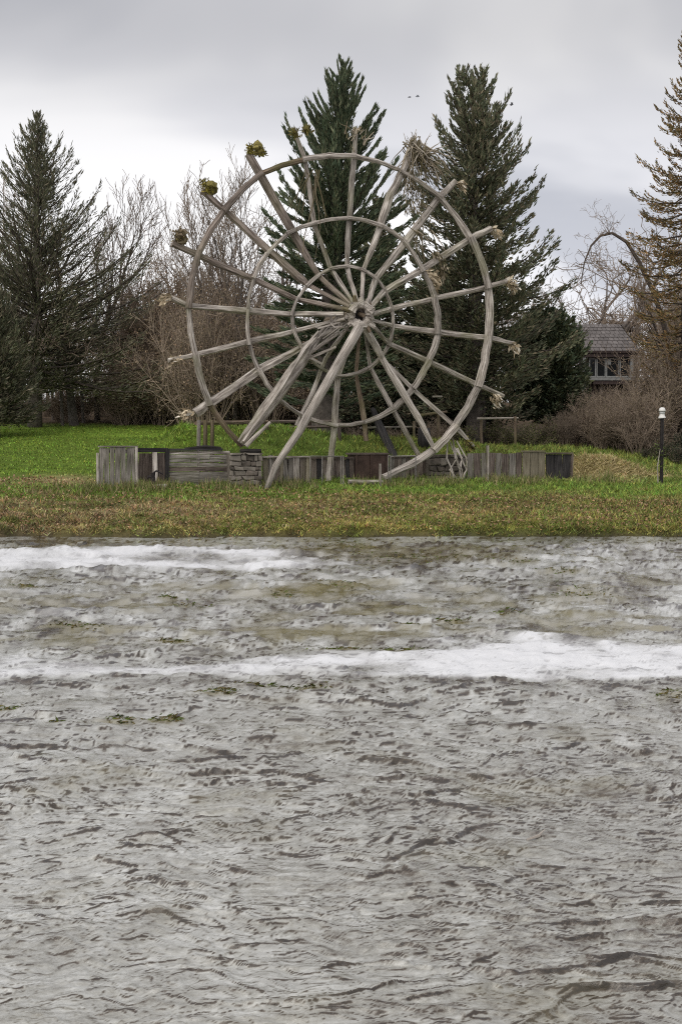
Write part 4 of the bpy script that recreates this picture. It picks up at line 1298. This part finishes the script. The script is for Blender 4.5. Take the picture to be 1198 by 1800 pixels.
ring('inner_rim_beam', [(523, 525), (541, 501), (560, 484), (582, 472), (609, 468), (638, 474), (660, 489), (676, 511), (688, 540), (690, 573), (683, 605), (668, 630), (649, 646), (624, 657), (594, 661), (565, 648), (545, 630), (529, 609), (517, 582), (513, 552), (523, 525)],
     [8, 8, 8, 8, 8, 8, 8, 8, 8, 8, 9, 9, 8, 8, 7, 7, 7, 8, 8, 8, 8], 0.10, 0.03, (602, 565), WOOD)

# hub: gnarled drum, iron collar, boss with a hole, stubs
hc = wp(631, 553, HUBF)
hu = np.array([math.cos(ANG), math.sin(ANG), 0])
log('axle', [hc - NW * 2.4, hc - NW * 0.12], [24, 24], WOOD_BROWN, None, 9, 0.06, 4)
drum = log('hub', [hc - NW * 0.30, hc - NW * 0.10], [44, 40], WOOD_DARK, None, 11, 0.14, 2)
lp_ = [hc + (hu * math.cos(a) + np.array([0, 0, 1.0]) * math.sin(a)) * 0.33 + NW * (0.06 + 0.03 * math.sin(3 * a)) for a in np.linspace(0.3, 6.75, 15)]
link('hub_collar', tube('hub_collar', lp_, [0.13 + 0.05 * (i % 3 == 0) for i in range(15)], 7, 0.20, wr, 1.0, 2), WOOD, drum)
log('hub_hole_shade', [hc - NW * 0.09, hc - NW * 0.06], [26, 24], CHAR_AND_HOLE, drum, 8, 0.1, 1)  # near-black disc painted in as the shade inside the hub's hole
log('hub_pin', [hc - NW * 0.05 + hu * 0.05, hc + NW * 0.16 + hu * 0.07 - np.array([0, 0, 0.03])], [11, 9], WOOD_BROWN, drum, 7, 0.1, 1)
for i in range(17):
    a = i / 17 * 6.283 + wr.normal(0, 0.12)
    d = hu * math.cos(a) + np.array([0, 0, math.sin(a)])
    p = hc + d * 0.34 + NW * 0.06
    log('hub_block', [p, p + d * wr.uniform(0.12, 0.30) + NW * wr.uniform(-0.06, 0.10)], [12, 8], [WOOD_PALE, WOOD, WOOD_BROWN][i % 3], drum, 6, 0.2, 1)
for i in range(14):                                       # splintered stub ends left of the hub
    p = wp(598 + wr.normal(0, 10), 566 + wr.normal(0, 9), 0.9)
    q = wp(585 + wr.normal(0, 16), 578 + wr.normal(0, 10), 0.8 + wr.normal(0, .1))
    log('splinter', [p, q], [5, 3], WOOD_PALE if i % 2 else WOOD, drum, 5, 0.15, 1)

# the legs that carry the axle
_pl = at(172, 838, 38.2); _pr = at(1006, 846, 44.2); _tw = _pr - _pl; _tw[2] = 0; _tw /= np.linalg.norm(_tw)
_nw = np.array([_tw[1], -_tw[0], 0])
g1 = on_plane(466, 842, _pl + _nw * 0.75, _nw); g1[2] = zt(g1[0], g1[1])
pf = wp(632, 574, 1.45)
mid = [pf + (g1 - pf) * f for f in (0.35, 0.65, 0.88)]
mid[2] = mid[2] + np.array([-0.03, 0, 0.12])
log('support_leg', [pf, *mid, g1 - np.array([0.02, 0, 0.15])], [21, 20, 17, 14, 10], WOOD_PALE, None, 9, 0.06, 3)
p2 = wp(562, 590, 0.55); q2 = wp(424, 780, 0.30)
lg2 = log('support_leg', [p2, p2 + (q2 - p2) * 0.3, p2 + (q2 - p2) * 0.7, q2], [12, 27, 26, 18], WOOD, None, 9, 0.10, 3)
log('split_strip', [wp(570, 576, 0.6), wp(535, 614, 0.78), wp(490, 690, 0.72), wp(428, 776, 0.45)], [5, 9, 8, 6], WOOD_PALE, lg2, 6, 0.1, 3)
log('split_strip', [wp(475, 742, 0.65), wp(432, 784, 0.5)], [6, 10], WOOD_PALE, lg2, 6, 0.1, 3)
for (a, c) in (((560, 582), (530, 616)), ((590, 585), (545, 620)), ((604, 580), (540, 625)), ((590, 610), (541, 630)), ((567, 640), (545, 628))):
    log('brace', [wp(a[0], a[1], 0.75), wp(c[0], c[1], 0.6)], [5, 6], WOOD, None, 6, 0.12, 2)

# ------------------------------------------------------------------ the low wall and fences at the wheel's foot
PL = at(172, 838, 38.2); PR = at(1006, 846, 44.2)
TW = PR - PL; TW[2] = 0; TW /= np.linalg.norm(TW)
NWL = np.array([TW[1], -TW[0], 0])                        # towards the river
UZ = np.array([0, 0, 1.0])


def wl(px, py, off=0.0):
    return on_plane(px, py, PL + NWL * off, NWL)


def wbox(name, px0, px1, py0, py1, off, thick, mat, parent, grain=2, jit=0.0, sink=None, bev=0.0, tilt=0.0):
    """box standing in the wall line; py1=None lets it run into the ground"""
    a = wl(px0, (py0 + (py1 or 840)) / 2, off); c = wl(px1, (py0 + (py1 or 840)) / 2, off)
    m_ = (a + c) / 2
    top = wl((px0 + px1) / 2, py0, off)[2]
    bot = wl((px0 + px1) / 2, py1, off)[2] if py1 else min(zt(a[0], a[1]), zt(c[0], c[1])) - 0.08
    hw = np.linalg.norm((c - a)[:2]) / 2
    o_ = np.array([m_[0], m_[1], (top + bot) / 2]) - NWL * thick / 2
    return link(name, box_mesh(name, o_, TW * hw + UZ * tilt * hw, NWL * thick / 2, UZ * (top - bot) / 2 + TW * wr.normal(0, 0.016 if grain == 2 else 0.004), jit, wr, grain, bev), mat, parent)


def gpt(px, off=0.0):
    p = wl(px, 835, off)
    return np.array([p[0], p[1], zt(p[0], p[1])])


# backing wall core keeps the view closed between stones
def stone_block(name, c, hw, hd, hh, mat, parent):
    o = link(name, box_mesh(name, c, TW * hw + UZ * wr.normal(0, 0.012), NWL * hd, UZ * hh + TW * wr.normal(0, 0.016), 0.13, wr, 0, min(hw, hh) * 0.28), mat, parent)
    return o


def stone_wall(label, px0, px1, py_top, off, thick, mats, cat='wall', name='stone_wall', stone_px=13, row_px=9.5):
    root = thing(name, gpt((px0 + px1) / 2, off), label, cat)
    wbox('wall_core', px0 + 1, px1 - 1, py_top + 3, None, off - 0.05, thick - 0.1, MORTAR, root)
    a = wl(px0, 835, off); c = wl(px1, 835, off)
    Lw = np.linalg.norm((c - a)[:2])
    top = wl((px0 + px1) / 2, py_top, off)[2]
    mpp = Lw / (px1 - px0)
    z = min(zt(a[0], a[1]), zt(c[0], c[1])) - 0.03
    row = 0
    while z < top - 0.03:
        rh = min(row_px * mpp * wr.uniform(0.65, 1.4), top - z)
        if top - z - rh < 0.06: rh = top - z
        x = 0
        while x < Lw - 0.01:
            sw = stone_px * mpp * wr.uniform(0.5, 1.9)
            if Lw - x - sw < 0.1: sw = Lw - x
            p = a + TW * (x + sw / 2); p = np.array([p[0], p[1], z + rh / 2]) - NWL * 0.06
            st = stone_block('stone', p + NWL * wr.uniform(-0.01, 0.035), sw / 2 - 0.006, wr.uniform(0.07, 0.12), rh / 2 - 0.006, mats[int(wr.integers(len(mats)))], root)
            x += sw
        z += rh; row += 1
    return root


# 1. grey vertical boards at the far left
bf = thing('board_fence', gpt(207, 0.2), 'grey upright board fence at the left end of the low wall', 'fence')
e = [174, 183, 193, 202, 212, 222, 231, 238]
for i in range(len(e) - 1):
    wbox('board', e[i] + 0.6, e[i + 1] - 0.6, 786.5 + wr.normal(0, 0.8), None, 0.20 + wr.normal(0, 0.008), 0.04, BOARD_GREY, bf)
wbox('post', 238.5, 243, 785, None, 0.24, 0.10, WOOD_PALE, bf)
wbox('post', 170.5, 174, 796, None, 0.24, 0.10, WOOD_PALE, bf)
wbox('rail', 175, 238, 790, 796, 0.14, 0.06, BOARD_GREY, bf, 0)
wbox('cap_board', 174, 243, 783.6, 786, 0.24, 0.14, BOARD_GREY, bf, 0)
# 2. plank wall with dark recess
tw_ = thing('plank_wall', gpt(320, 0), 'low wall of weathered horizontal planks right of the grey board fence', 'wall')
wbox('back_board', 243, 262, 797, None, -0.25, 0.05, BOARD_BROWN, tw_)
wbox('back_board', 262, 290, 797, None, -0.25, 0.05, BOARD_BROWN, tw_)
wbox('beam', 242, 296, 787.5, 795, 0.05, 0.16, BOARD_DARK, tw_, 0)
wbox('post', 270, 277, 795, None, 0.12, 0.12, WOOD_PALE, tw_)
wbox('post', 279.5, 290, 796, None, 0.05, 0.10, BOARD_BROWN, tw_)
wbox('post', 291, 297.5, 789, None, 0.10, 0.12, BOARD_DARK, tw_)
ys_ = [793, 799, 807, 813.5, 821, 829]
for i in range(len(ys_)):
    y1 = ys_[i + 1] - 0.8 if i + 1 < len(ys_) else None
    half = 352 + wr.normal(0, 12)
    mt = [WOOD, BOARD_GREY, BOARD_GREY, BOARD_GREY, BOARD_BROWN, BOARD_GREY][i]
    wbox('plank', 298, half - 0.5, ys_[i], y1, 0.02 + wr.normal(0, 0.012), 0.05, mt, tw_, 0)
    wbox('plank', half + 0.5, 404, ys_[i] + wr.normal(0, 0.4), y1, 0.02 + wr.normal(0, 0.012), 0.05, mt, tw_, 0)
wbox('cap_beam', 298, 392, 788.5, 792.3, 0.08, 0.2, BOARD_DARK, tw_, 0)
# 3. stone pier, charred log on top
pier = stone_wall('squat stone pier under the foot of the left wheel leg', 405, 460, 796, 0.5, 0.9, [STONE, STONE, STONE_DARK], 'pier', 'stone_pier', 12, 8)
lg = thing('charred_log', wl(440, 794, 0.7), 'short charred log lying on top of the stone pier', 'log')
log('log', [wl(422, 792.5, 0.32), wl(440, 794, 0.36), wl(458, 793, 0.30)], [9, 12, 9], CHAR_AND_HOLE, lg, 8, 0.14, 2)
lg = thing('charred_log', wl(365, 789, 0.2), 'thin charred log lying on the plank wall left of the pier', 'log')
log('log', [wl(325, 789, 0.0), wl(360, 786, 0.02), wl(388, 788, 0.0)], [5, 9, 6], CHAR_AND_HOLE, lg, 7, 0.16, 2)
# 4. stone wall between pier and railing
def slab_fence(label, px0, px1, py_top, off, mats, wmin=6, wmax=13, ragged=2.5):
    root = thing('slab_fence', gpt((px0 + px1) / 2, off), label, 'fence')
    wbox('backing', px0 + 1, px1 - 1, py_top + 5, None, off - 0.12, 0.05, BOARD_DARK, root, 0)
    x = px0
    while x < px1 - 2:
        w_ = min(wr.uniform(wmin, wmax), px1 - x)
        if px1 - x - w_ < 3: w_ = px1 - x
        wbox('slab', x + 0.4, x + w_ - 0.4, py_top + abs(wr.normal(0, ragged)), None, off + wr.normal(0, 0.02), wr.uniform(0.03, 0.07), mats[int(wr.integers(len(mats)))], root, 2, 0.02)
        x += w_
    wbox('rail', px0, px1, py_top + 0.5, py_top + 3.2, off + 0.09, 0.06, mats[0], root, 0)
    return root


slab_fence('ragged grey slab fence right of the pier, behind the pale wheel leg', 462, 546, 801, 0.0, [WOOD, BOARD_GREY, BOARD_GREY, BOARD_TAN, WOOD_DARK])
# 5. dark stone walls under the right half
slab_fence('dark slab fence behind the tip of the lowest right rim log', 684, 752, 801, -1.0, [BOARD_BROWN, BOARD_GREY, BOARD_DARK, WOOD_DARK])
stone_wall('dark mossy stone wall left of the right board fence', 754, 818, 799, -0.6, 0.5, [STONE_DARK, STONE_DARK, STONE], 'wall', 'stone_wall', 11, 9)
slab_fence('low dark slab fence behind the thin railing below the hub', 547, 622, 803, -0.9, [BOARD_BROWN, BOARD_BROWN, WOOD_DARK, BOARD_DARK])
rb = thing('rusty_bin', gpt(652, -0.8), 'rust-brown sheet bin set in the wall under the hub', 'bin')
wbox('bin_body', 624, 682, 799, None, -0.85, 0.7, RUST, rb)
wbox('rim', 622.5, 683.5, 796, 799, -0.80, 0.8, BOARD_BROWN, rb, 0)
for px in (626, 652, 679):
    wbox('rib', px - 1.5, px + 1.5, 799.3, None, -0.82, 0.03, RUST, rb)
# 6. right boards
bf2 = thing('board_fence', gpt(868, -0.3), 'brownish upright board fence right of the dark stone wall', 'fence')
e = [821, 832, 845, 857, 870, 881, 894, 906, 917]
for i in range(len(e) - 1):
    wbox('board', e[i] + 0.7, e[i + 1] - 0.7, 797 + wr.normal(0, 0.8), None, -0.3 + wr.normal(0, 0.01), 0.04, [BOARD_GREY, BOARD_BROWN, BOARD_GREY, BOARD_BROWN][i % 4], bf2)
wbox('rail', 820, 917, 801, 806, -0.36, 0.06, BOARD_BROWN, bf2, 0)
wbox('post', 855.5, 859, 783, None, -0.22, 0.07, WOOD, bf2)
pn = thing('plank_screen', gpt(938, -0.2), 'pale tan panel of wide boards between brown fence and dark hatch', 'screen')
for x0, x1 in ((918.5, 931), (932, 945), (946, 957)):
    wbox('board', x0, x1, 794 + wr.normal(0, 0.5), None, -0.22 + wr.normal(0, 0.006), 0.05, BOARD_TAN, pn)
wbox('cap_board', 918, 957.5, 792, 794, -0.18, 0.12, BOARD_TAN, pn, 0)
dh = thing('dark_hatch', gpt(982, -0.2), 'black-brown boarded hatch at the right end of the fence', 'hatch')
for x0, x1 in ((960, 974), (975, 988), (989, 1003)):
    wbox('board', x0, x1, 798.5, None, -0.24 + wr.normal(0, 0.006), 0.05, BOARD_DARK, dh)
wbox('frame', 958, 1006.5, 795.5, 798, -0.18, 0.12, BOARD_BROWN, dh, 0)
wbox('post', 1003.5, 1006.5, 798.3, None, -0.18, 0.10, BOARD_BROWN, dh)

# thin metal railings
def railing(label, posts, rail_py, off, base_off=0.0):
    root = thing('metal_railing', gpt(sum(posts) / len(posts), off), label, 'railing')
    top = [wl(p, rail_py + wr.normal(0, 0.6), off) for p in posts]
    for p, t_ in zip(posts, top):
        g = gpt(p, off)
        link('post', tube('post', [g - UZ * 0.1, t_], [0.02, 0.018], 6, 0.03, wr, 1, 2), METAL, root)
    link('rail', tube('rail', top, [0.018] * len(top), 6, 0.04, wr, 1, 2), METAL, root)
    return root


railing('thin grey pipe railing in front of the stones below the hub', [545, 566, 599, 603], 801.5, 0.35)
railing('short pipe frame between the rusty bin and the lowest rim log', [682, 686, 730], 801, 0.0)
st = thing('stake', gpt(668, 0.6), 'short mossy wooden stake in the grass in front of the rusty bin', 'stake')
log('stake_shaft', [gpt(668, 0.6) - UZ * 0.1, wl(668, 815, 0.6)], [6, 5.5], WOOD, st, 6, 0.08, 2)
st = thing('pole', gpt(858, 0.2), 'thin tall pole rising before the brown board fence', 'pole')
log('pole_shaft', [gpt(857, 0.3) - UZ * 0.1, wl(857.5, 783, 0.3)], [4, 3.5], WOOD_PALE, st, 6, 0.05, 2)
st = thing('fallen_pole', gpt(650, 0.5), 'pale pole lying on the grass at the foot of the lowest rim log', 'pole')
log('pole_shaft', [gpt(612, 0.45) + UZ * 0.10, gpt(672, 0.5) + UZ * 0.13], [8, 9], WOOD, st, 7, 0.10, 3)
# dead vines on the dark wall
vn = thing('dead_vine', gpt(805, -0.2), 'bleached dead vine hanging down the dark mossy stone wall', 'vine')
for k in range(7):
    x0 = 795 + wr.normal(0, 8)
    pts = [wl(x0, 780 + wr.normal(0, 6), -0.35), wl(x0 + wr.normal(6, 5), 806, -0.25), wl(x0 + wr.normal(12, 6), 826, -0.28), wl(x0 + wr.normal(14, 6), 846, -0.2)]
    log('stem', pts, [3.5, 4, 4, 3], WOOD_PALE if k % 2 else WOOD, vn, 5, 0.15, 3)

# back fence and timbers behind the wheel
bk = thing('rail_fence', foot(360, 40.6), 'old post and beam fence behind the lower left of the wheel', 'fence')
def seg3(name, p, q, w, mt, par, Y=None): return log(name, [p, q], [w, w], mt, par, 6, 0.08, 3)
for px, w in ((349, 9), (360, 9), (372, 8)):
    f_ = foot(px, 40.6)
    seg3('post', f_ - UZ * 0.1, at(px + 1, 738, 40.6), w, WOOD_BROWN if px > 355 else WOOD_PALE, bk)
wbk = at(395, 742, 44.0)
seg3('rail', at(345, 744, 40.75), at(470, 742, 44.6), 9, WOOD_BROWN, bk)
f_ = foot(470, 44.6); seg3('post', f_ - UZ * 0.1, at(470, 740, 44.6), 8, WOOD_BROWN, bk)
bk2 = thing('rail_fence', foot(530, 45.5), 'dark rail fence between the pale leg and the wheel centre', 'fence')
for py in (741, 751):
    seg3('rail', at(475, py, 45.4), at(598, py - 1, 45.8), 8, BOARD_BROWN, bk2)
for px in (480, 596):
    f_ = foot(px, 45.6); seg3('post', f_ - UZ * 0.1, at(px, 738, 45.6), 8, BOARD_BROWN, bk2)
bk3 = thing('rail_fence', foot(720, 50), 'broken mossy rail fence behind the lower right of the wheel', 'fence')
for (a, c, w) in (((632, 752), (730, 750), 5), ((735, 730), (785, 724), 7), ((838, 736), (910, 735), 5), ((760, 697), (776, 697), 5)):
    seg3('rail', at(a[0], a[1], 50.5), at(c[0], c[1], 50.8), w, WOOD_BROWN if w != 5 else WOOD, bk3)
for px, top in ((640, 745), (727, 740), (770, 722), (845, 733), (905, 732)):
    f_ = foot(px, 50.7); seg3('post', f_ - UZ * 0.1, at(px, top, 50.7), 7, WOOD_BROWN, bk3)
ll = thing('leaning_log', foot(690, 46.0), 'dark thick log leaning against the berm below the hub', 'log')
log('log', [foot(692, 45.0) - UZ * 0.1, at(668, 752, 46.5), at(655, 720, 47.5)], [22, 21, 14], BOARD_DARK, ll, 8, 0.1, 2)
ll = thing('leaning_log', foot(745, 45.5), 'short dark barrel-like log upright behind the right spokes', 'log')
log('log', [foot(745, 46.5) - UZ * 0.1, at(745, 752, 46.5)], [30, 26], BOARD_DARK, ll, 9, 0.08, 2)

# hand pump in the grass
pump = thing('hand_pump', gpt(282, 0.55), 'small black hand pump on a white stone before the plank wall', 'pump')
g = gpt(282, 0.55)
link('base_stone', box_mesh('base_stone', g + UZ * 0.06, (0.20, 0, 0.01), (0, 0.13, 0), (0, 0, 0.06), 0.10, wr, 0, 0.03), plain_mat('pale_stone', (0.38, 0.37, 0.34), 0.9, 0.25), pump)
a = g + np.array([-0.22, 0, 0.16])
log('pump_body', [a - UZ * 0.02, a + UZ * 0.18, a + UZ * 0.30], [10, 8, 9], BLACK, pump, 8, 0.04, 1)
log('handle', [a + UZ * 0.28, a + UZ * 0.36 + np.array([0.10, 0, 0]), a + UZ * 0.26 + np.array([0.30, 0, 0])], [4, 4, 3], BLACK, pump, 6, 0.04, 2)
log('spout', [a + UZ * 0.18, a + UZ * 0.19 - np.array([0.14, 0, 0]), a + UZ * 0.12 - np.array([0.17, 0, 0])], [5, 4, 4], BLACK, pump, 6, 0.04, 2)

# garden lamp post
lb = ground_at(1161, 851)
lp = thing('lamp_post', lb, 'slim black garden lamp post with a white lamp head', 'lamp post')
H = at(1160, 716, lb[1])[2] - lb[2]
log('post', [lb - UZ * 0.15, lb + UZ * H * 0.4, lb + UZ * (H * 0.86)], [8.5, 8, 8], BLACK, lp, 8, 0.02, 2)
hd = log('lamp_head', [lb + UZ * (H * 0.86), lb + UZ * (H * 0.87), lb + UZ * (H * 0.90), lb + UZ * (H * 0.91)], [18, 16, 11, 11], WHITE, lp, 10, 0.02, 1)
log('lamp_glass', [lb + UZ * (H * 0.912), lb + UZ * (H * 0.945)], [12, 12], plain_mat('frosted_glass', (0.55, 0.56, 0.55), 0.3, 0.1), hd, 10, 0.0, 1)
log('lamp_cap', [lb + UZ * (H * 0.947), lb + UZ * (H * 0.96), lb + UZ * (H * 0.99), lb + UZ * H], [16, 15.5, 12, 5], WHITE, hd, 10, 0.02, 1)
iv = thing('climbing_plant', lb + np.array([0.05, -0.05, 0.0]), 'thin green climbing plant round the lamp post', 'plant')
rng_ = np.random.default_rng(31)
n = 90
th = rng_.uniform(0, 6.28, n); hh = rng_.uniform(0.45, 1.35, n)
q = lb[None] + np.stack([0.12 * np.cos(th) - 0.04, 0.12 * np.sin(th), hh], -1) + rng_.normal(0, 0.05, (n, 3))
v, f = blades(q, rng_.normal(0, 1, (n, 3)), rng_.uniform(0.06, 0.13, n), 0.05, rng_, 0.5)
link('foliage', mesh_np('foliage', v, f, np.repeat(np.array([[0.09, 0.115, 0.035]]) * rng_.uniform(0.5, 1.4, n)[:, None], 4, 0)), LEAF, iv)
log('stem', [lb + np.array([-0.12, -0.05, 0]), lb + np.array([-0.16, -0.08, 0.6]), lb + np.array([-0.08, -0.1, 1.2])], [3, 3, 2], WOOD_PALE, iv, 5, 0.1, 2)

# driftwood stick on the water
x_, y_ = (952 - 599) / F * (5600 / (1487 - 780)), 5600 / (1487 - 780)
dw = thing('driftwood', (x_, y_, 0), 'small pale stick adrift on the near water', 'stick')
ds = y_ / F
log('stick', [np.array([x_ - 24 * ds, y_ - 0.05, 0.02]), np.array([x_, y_, 0.03]), np.array([x_ + 14 * ds, y_ + 0.10, 0.035])], [0.8, 1.3, 0.7], WOOD_PALE, dw, 6, 0.1, 2)

# birds far off
def bird(px, py, Y, span, tilt, label):
    c = at(px, py, Y)
    root = thing('bird', c, label, 'bird')
    dk = plain_mat('bird_feathers', (0.16, 0.17, 0.19), 0.8, 0.2)
    me = tube('body', [c + np.array([-0.22, 0, 0]), c + np.array([-0.05, 0, 0.02]), c + np.array([0.15, 0, 0.02]), c + np.array([0.24, 0, 0.03])], [0.02, 0.07, 0.06, 0.015], 6, 0.02, wr, 1, 2)
    link('body', me, dk, root)
    for s in (-1, 1):
        r = c + np.array([0.02, 0.05 * s, 0.02]); m_ = c + np.array([0.08, s * span * 0.35, span * (0.22 + tilt * s)]); t_ = c + np.array([-0.12, s * span * 0.75, span * (0.16 + 1.6 * tilt * s)])
        V = [r + np.array([0.1, 0, 0]), m_ + np.array([0.1, 0, 0]), t_, m_ - np.array([0.12, 0, 0]), r - np.array([0.12, 0, 0])]
        V2 = [q - np.array([0, 0, 0.02]) for q in V]
        me = bpy.data.meshes.new('wing')
        k = len(V)
        me.from_pydata([tuple(q) for q in V + V2], [], [tuple(range(k)), tuple(range(2 * k - 1, k - 1, -1))] + [(i, (i + 1) % k + 0, (i + 1) % k + k, i + k)[::-1] for i in range(k)])
        link('wing', me, dk, root)
    return root


bird(733, 170, 150, 0.55, 0.25, 'grey bird gliding right of the middle spruce top')
bird(719, 171, 165, 0.5, 0.1, 'fainter grey bird trailing close behind another')
bird(898, 184, 150, 0.45, -0.2, 'lone grey bird right of the forked spruce')

# ------------------------------------------------------------------ grass, straw, leaves
def grass_field(name, label, n, xr, yr, hgt, wid, seed, keep=None, tint=None, lean=0.5):
    rng = np.random.default_rng(seed)
    x = rng.uniform(xr[0], xr[1], n); y = rng.uniform(yr[0], yr[1], n)
    k = np.abs(x) < 0.37 * y + 0.5
    if keep is not None: k &= keep(x, y)
    x, y = x[k], y[k]; n = len(x)
    z = terrain(x, y)
    k = z > 0.03 + 0.09 * perlin(x * 1.9, y * 0.7, 75); x, y, z = x[k], y[k], z[k]; n = len(x)
    c = ground_color(x, y) * rng.uniform(0.5, 1.75, n)[:, None] * (1 + 0.45 * np.clip(perlin(x * 2.6, y * 3.4, 73), -1, 1))[:, None] * (1 + rng.normal(0, 0.12, (n, 3)))
    if tint is not None: c = c * np.array(tint)
    p = np.stack([x, y, z - 0.02], -1)
    hh = hgt * rng.uniform(0.5, 1.3, n) * (0.55 + 1.0 * np.clip(perlin(x * 2.3, y * 2.3, 71) + 0.35, 0, 1.2))
    d = np.stack([rng.normal(0, lean, n), rng.normal(0, lean, n), np.ones(n)], -1)
    v, f = blades(p, d, hh, wid * rng.uniform(0.6, 1.4, n), rng, 0.35)
    o = link(name, mesh_np(name, v, f, np.repeat(np.clip(c, 0.005, 0.8), 4, 0)), GRASS)
    tag(o, label, kind='stuff')


grass_field('bank_grass', 'tufted brown and green grass covering the river bank', 165000, (-15, 17), (33.9, 46.5), 0.16, 0.024, 1, lambda x, y: y < wall_y(x) + 0.2, lean=0.8)
grass_field('edge_grass', 'matted olive grass hanging over the water line', 60000, (-15, 16), (33.75, 35.2), 0.14, 0.024, 4, lean=1.1)
grass_field('lawn_grass', 'short bright green lawn at the left', 90000, (-21, -3), (38, 66), 0.08, 0.03, 2, lambda x, y: (y > wall_y(x) + 0.2) & (x < -3.2), lean=0.7)
grass_field('berm_grass', 'rough green and dry grass on the berm behind the wheel', 60000, (-6.5, 15), (41, 54), 0.20, 0.026, 3, lambda x, y: (y > wall_y(x) + 0.9) & (x > -6.3), lean=0.7)


def wall_weeds():
    rng = np.random.default_rng(19)
    n = 16000
    x = rng.uniform(-9, 9.5, n)
    y = wall_y(x) + rng.normal(-0.55, 0.35, n)
    k = perlin(x * 0.9, y * 0.3, 83) + 0.4 * perlin(x * 3.1, y, 84) > rng.uniform(-0.35, 0.9, n)
    x, y = x[k], y[k]; n = len(x); z = terrain(x, y)
    c = np.where(rng.random(n)[:, None] < 0.45, np.array([[0.30, 0.25, 0.13]]), np.array([[0.14, 0.18, 0.045]])) * rng.uniform(0.5, 1.4, n)[:, None]
    d = np.stack([rng.normal(0, 0.35, n), rng.normal(0, 0.35, n), np.ones(n)], -1)
    v, f = blades(np.stack([x, y, z - 0.02], -1), d, rng.uniform(0.12, 0.42, n), rng.uniform(0.012, 0.026, n), rng, 0.35)
    o = link('wall_weeds', mesh_np('wall_weeds', v, f, np.repeat(c, 4, 0)), GRASS)
    tag(o, 'dry and green weeds growing along the foot of the low fence', kind='stuff')


wall_weeds()


def litter():
    rng = np.random.default_rng(9)
    n = 10000
    x = rng.uniform(-12, 13, n); y = 33.95 + rng.random(n) ** 1.1 * 5.5
    z = terrain(x, y); k = z > 0.1; x, y, z = x[k], y[k], z[k]; n = len(x)
    p = np.stack([x, y, z + rng.uniform(0.02, 0.10, n)], -1)
    d = rng.normal(0, 1, (n, 3)); d[:, 2] *= 0.5
    v, f = blades(p, d, rng.uniform(0.05, 0.10, n), rng.uniform(0.035, 0.07, n), rng, 0.5)
    pal = np.array([(0.36, 0.21, 0.11), (0.27, 0.16, 0.09), (0.44, 0.31, 0.19), (0.18, 0.11, 0.07)])
    o = link('leaf_litter', mesh_np('leaf_litter', v, f, np.repeat(pal[rng.integers(0, 4, n)] * rng.uniform(0.6, 1.2, n)[:, None], 4, 0)), LEAF)
    tag(o, 'fallen brown leaves scattered over the bank grass', kind='stuff')
    # straw heap
    n = 7000
    x = rng.normal(9.2, 1.3, n); y = rng.normal(45.8, 0.9, n); z = terrain(x, y)
    k = y > wall_y(x) - 0.2; x, y, z = x[k], y[k], z[k]; n = len(x)
    d = rng.normal(0, 1, (n, 3)); d[:, 2] = np.abs(d[:, 2]) * 0.5
    v, f = blades(np.stack([x, y, z], -1), d, rng.uniform(0.12, 0.3, n), 0.022, rng, 0.5)
    pal = np.array([(0.56, 0.46, 0.25), (0.44, 0.35, 0.17), (0.30, 0.26, 0.10)])
    o = link('straw', mesh_np('straw', v, f, np.repeat(pal[rng.integers(0, 3, n)] * rng.uniform(0.6, 1.2, n)[:, None], 4, 0)), LEAF)
    tag(o, 'dry straw heaped beside the dark hatch', kind='stuff')


litter()
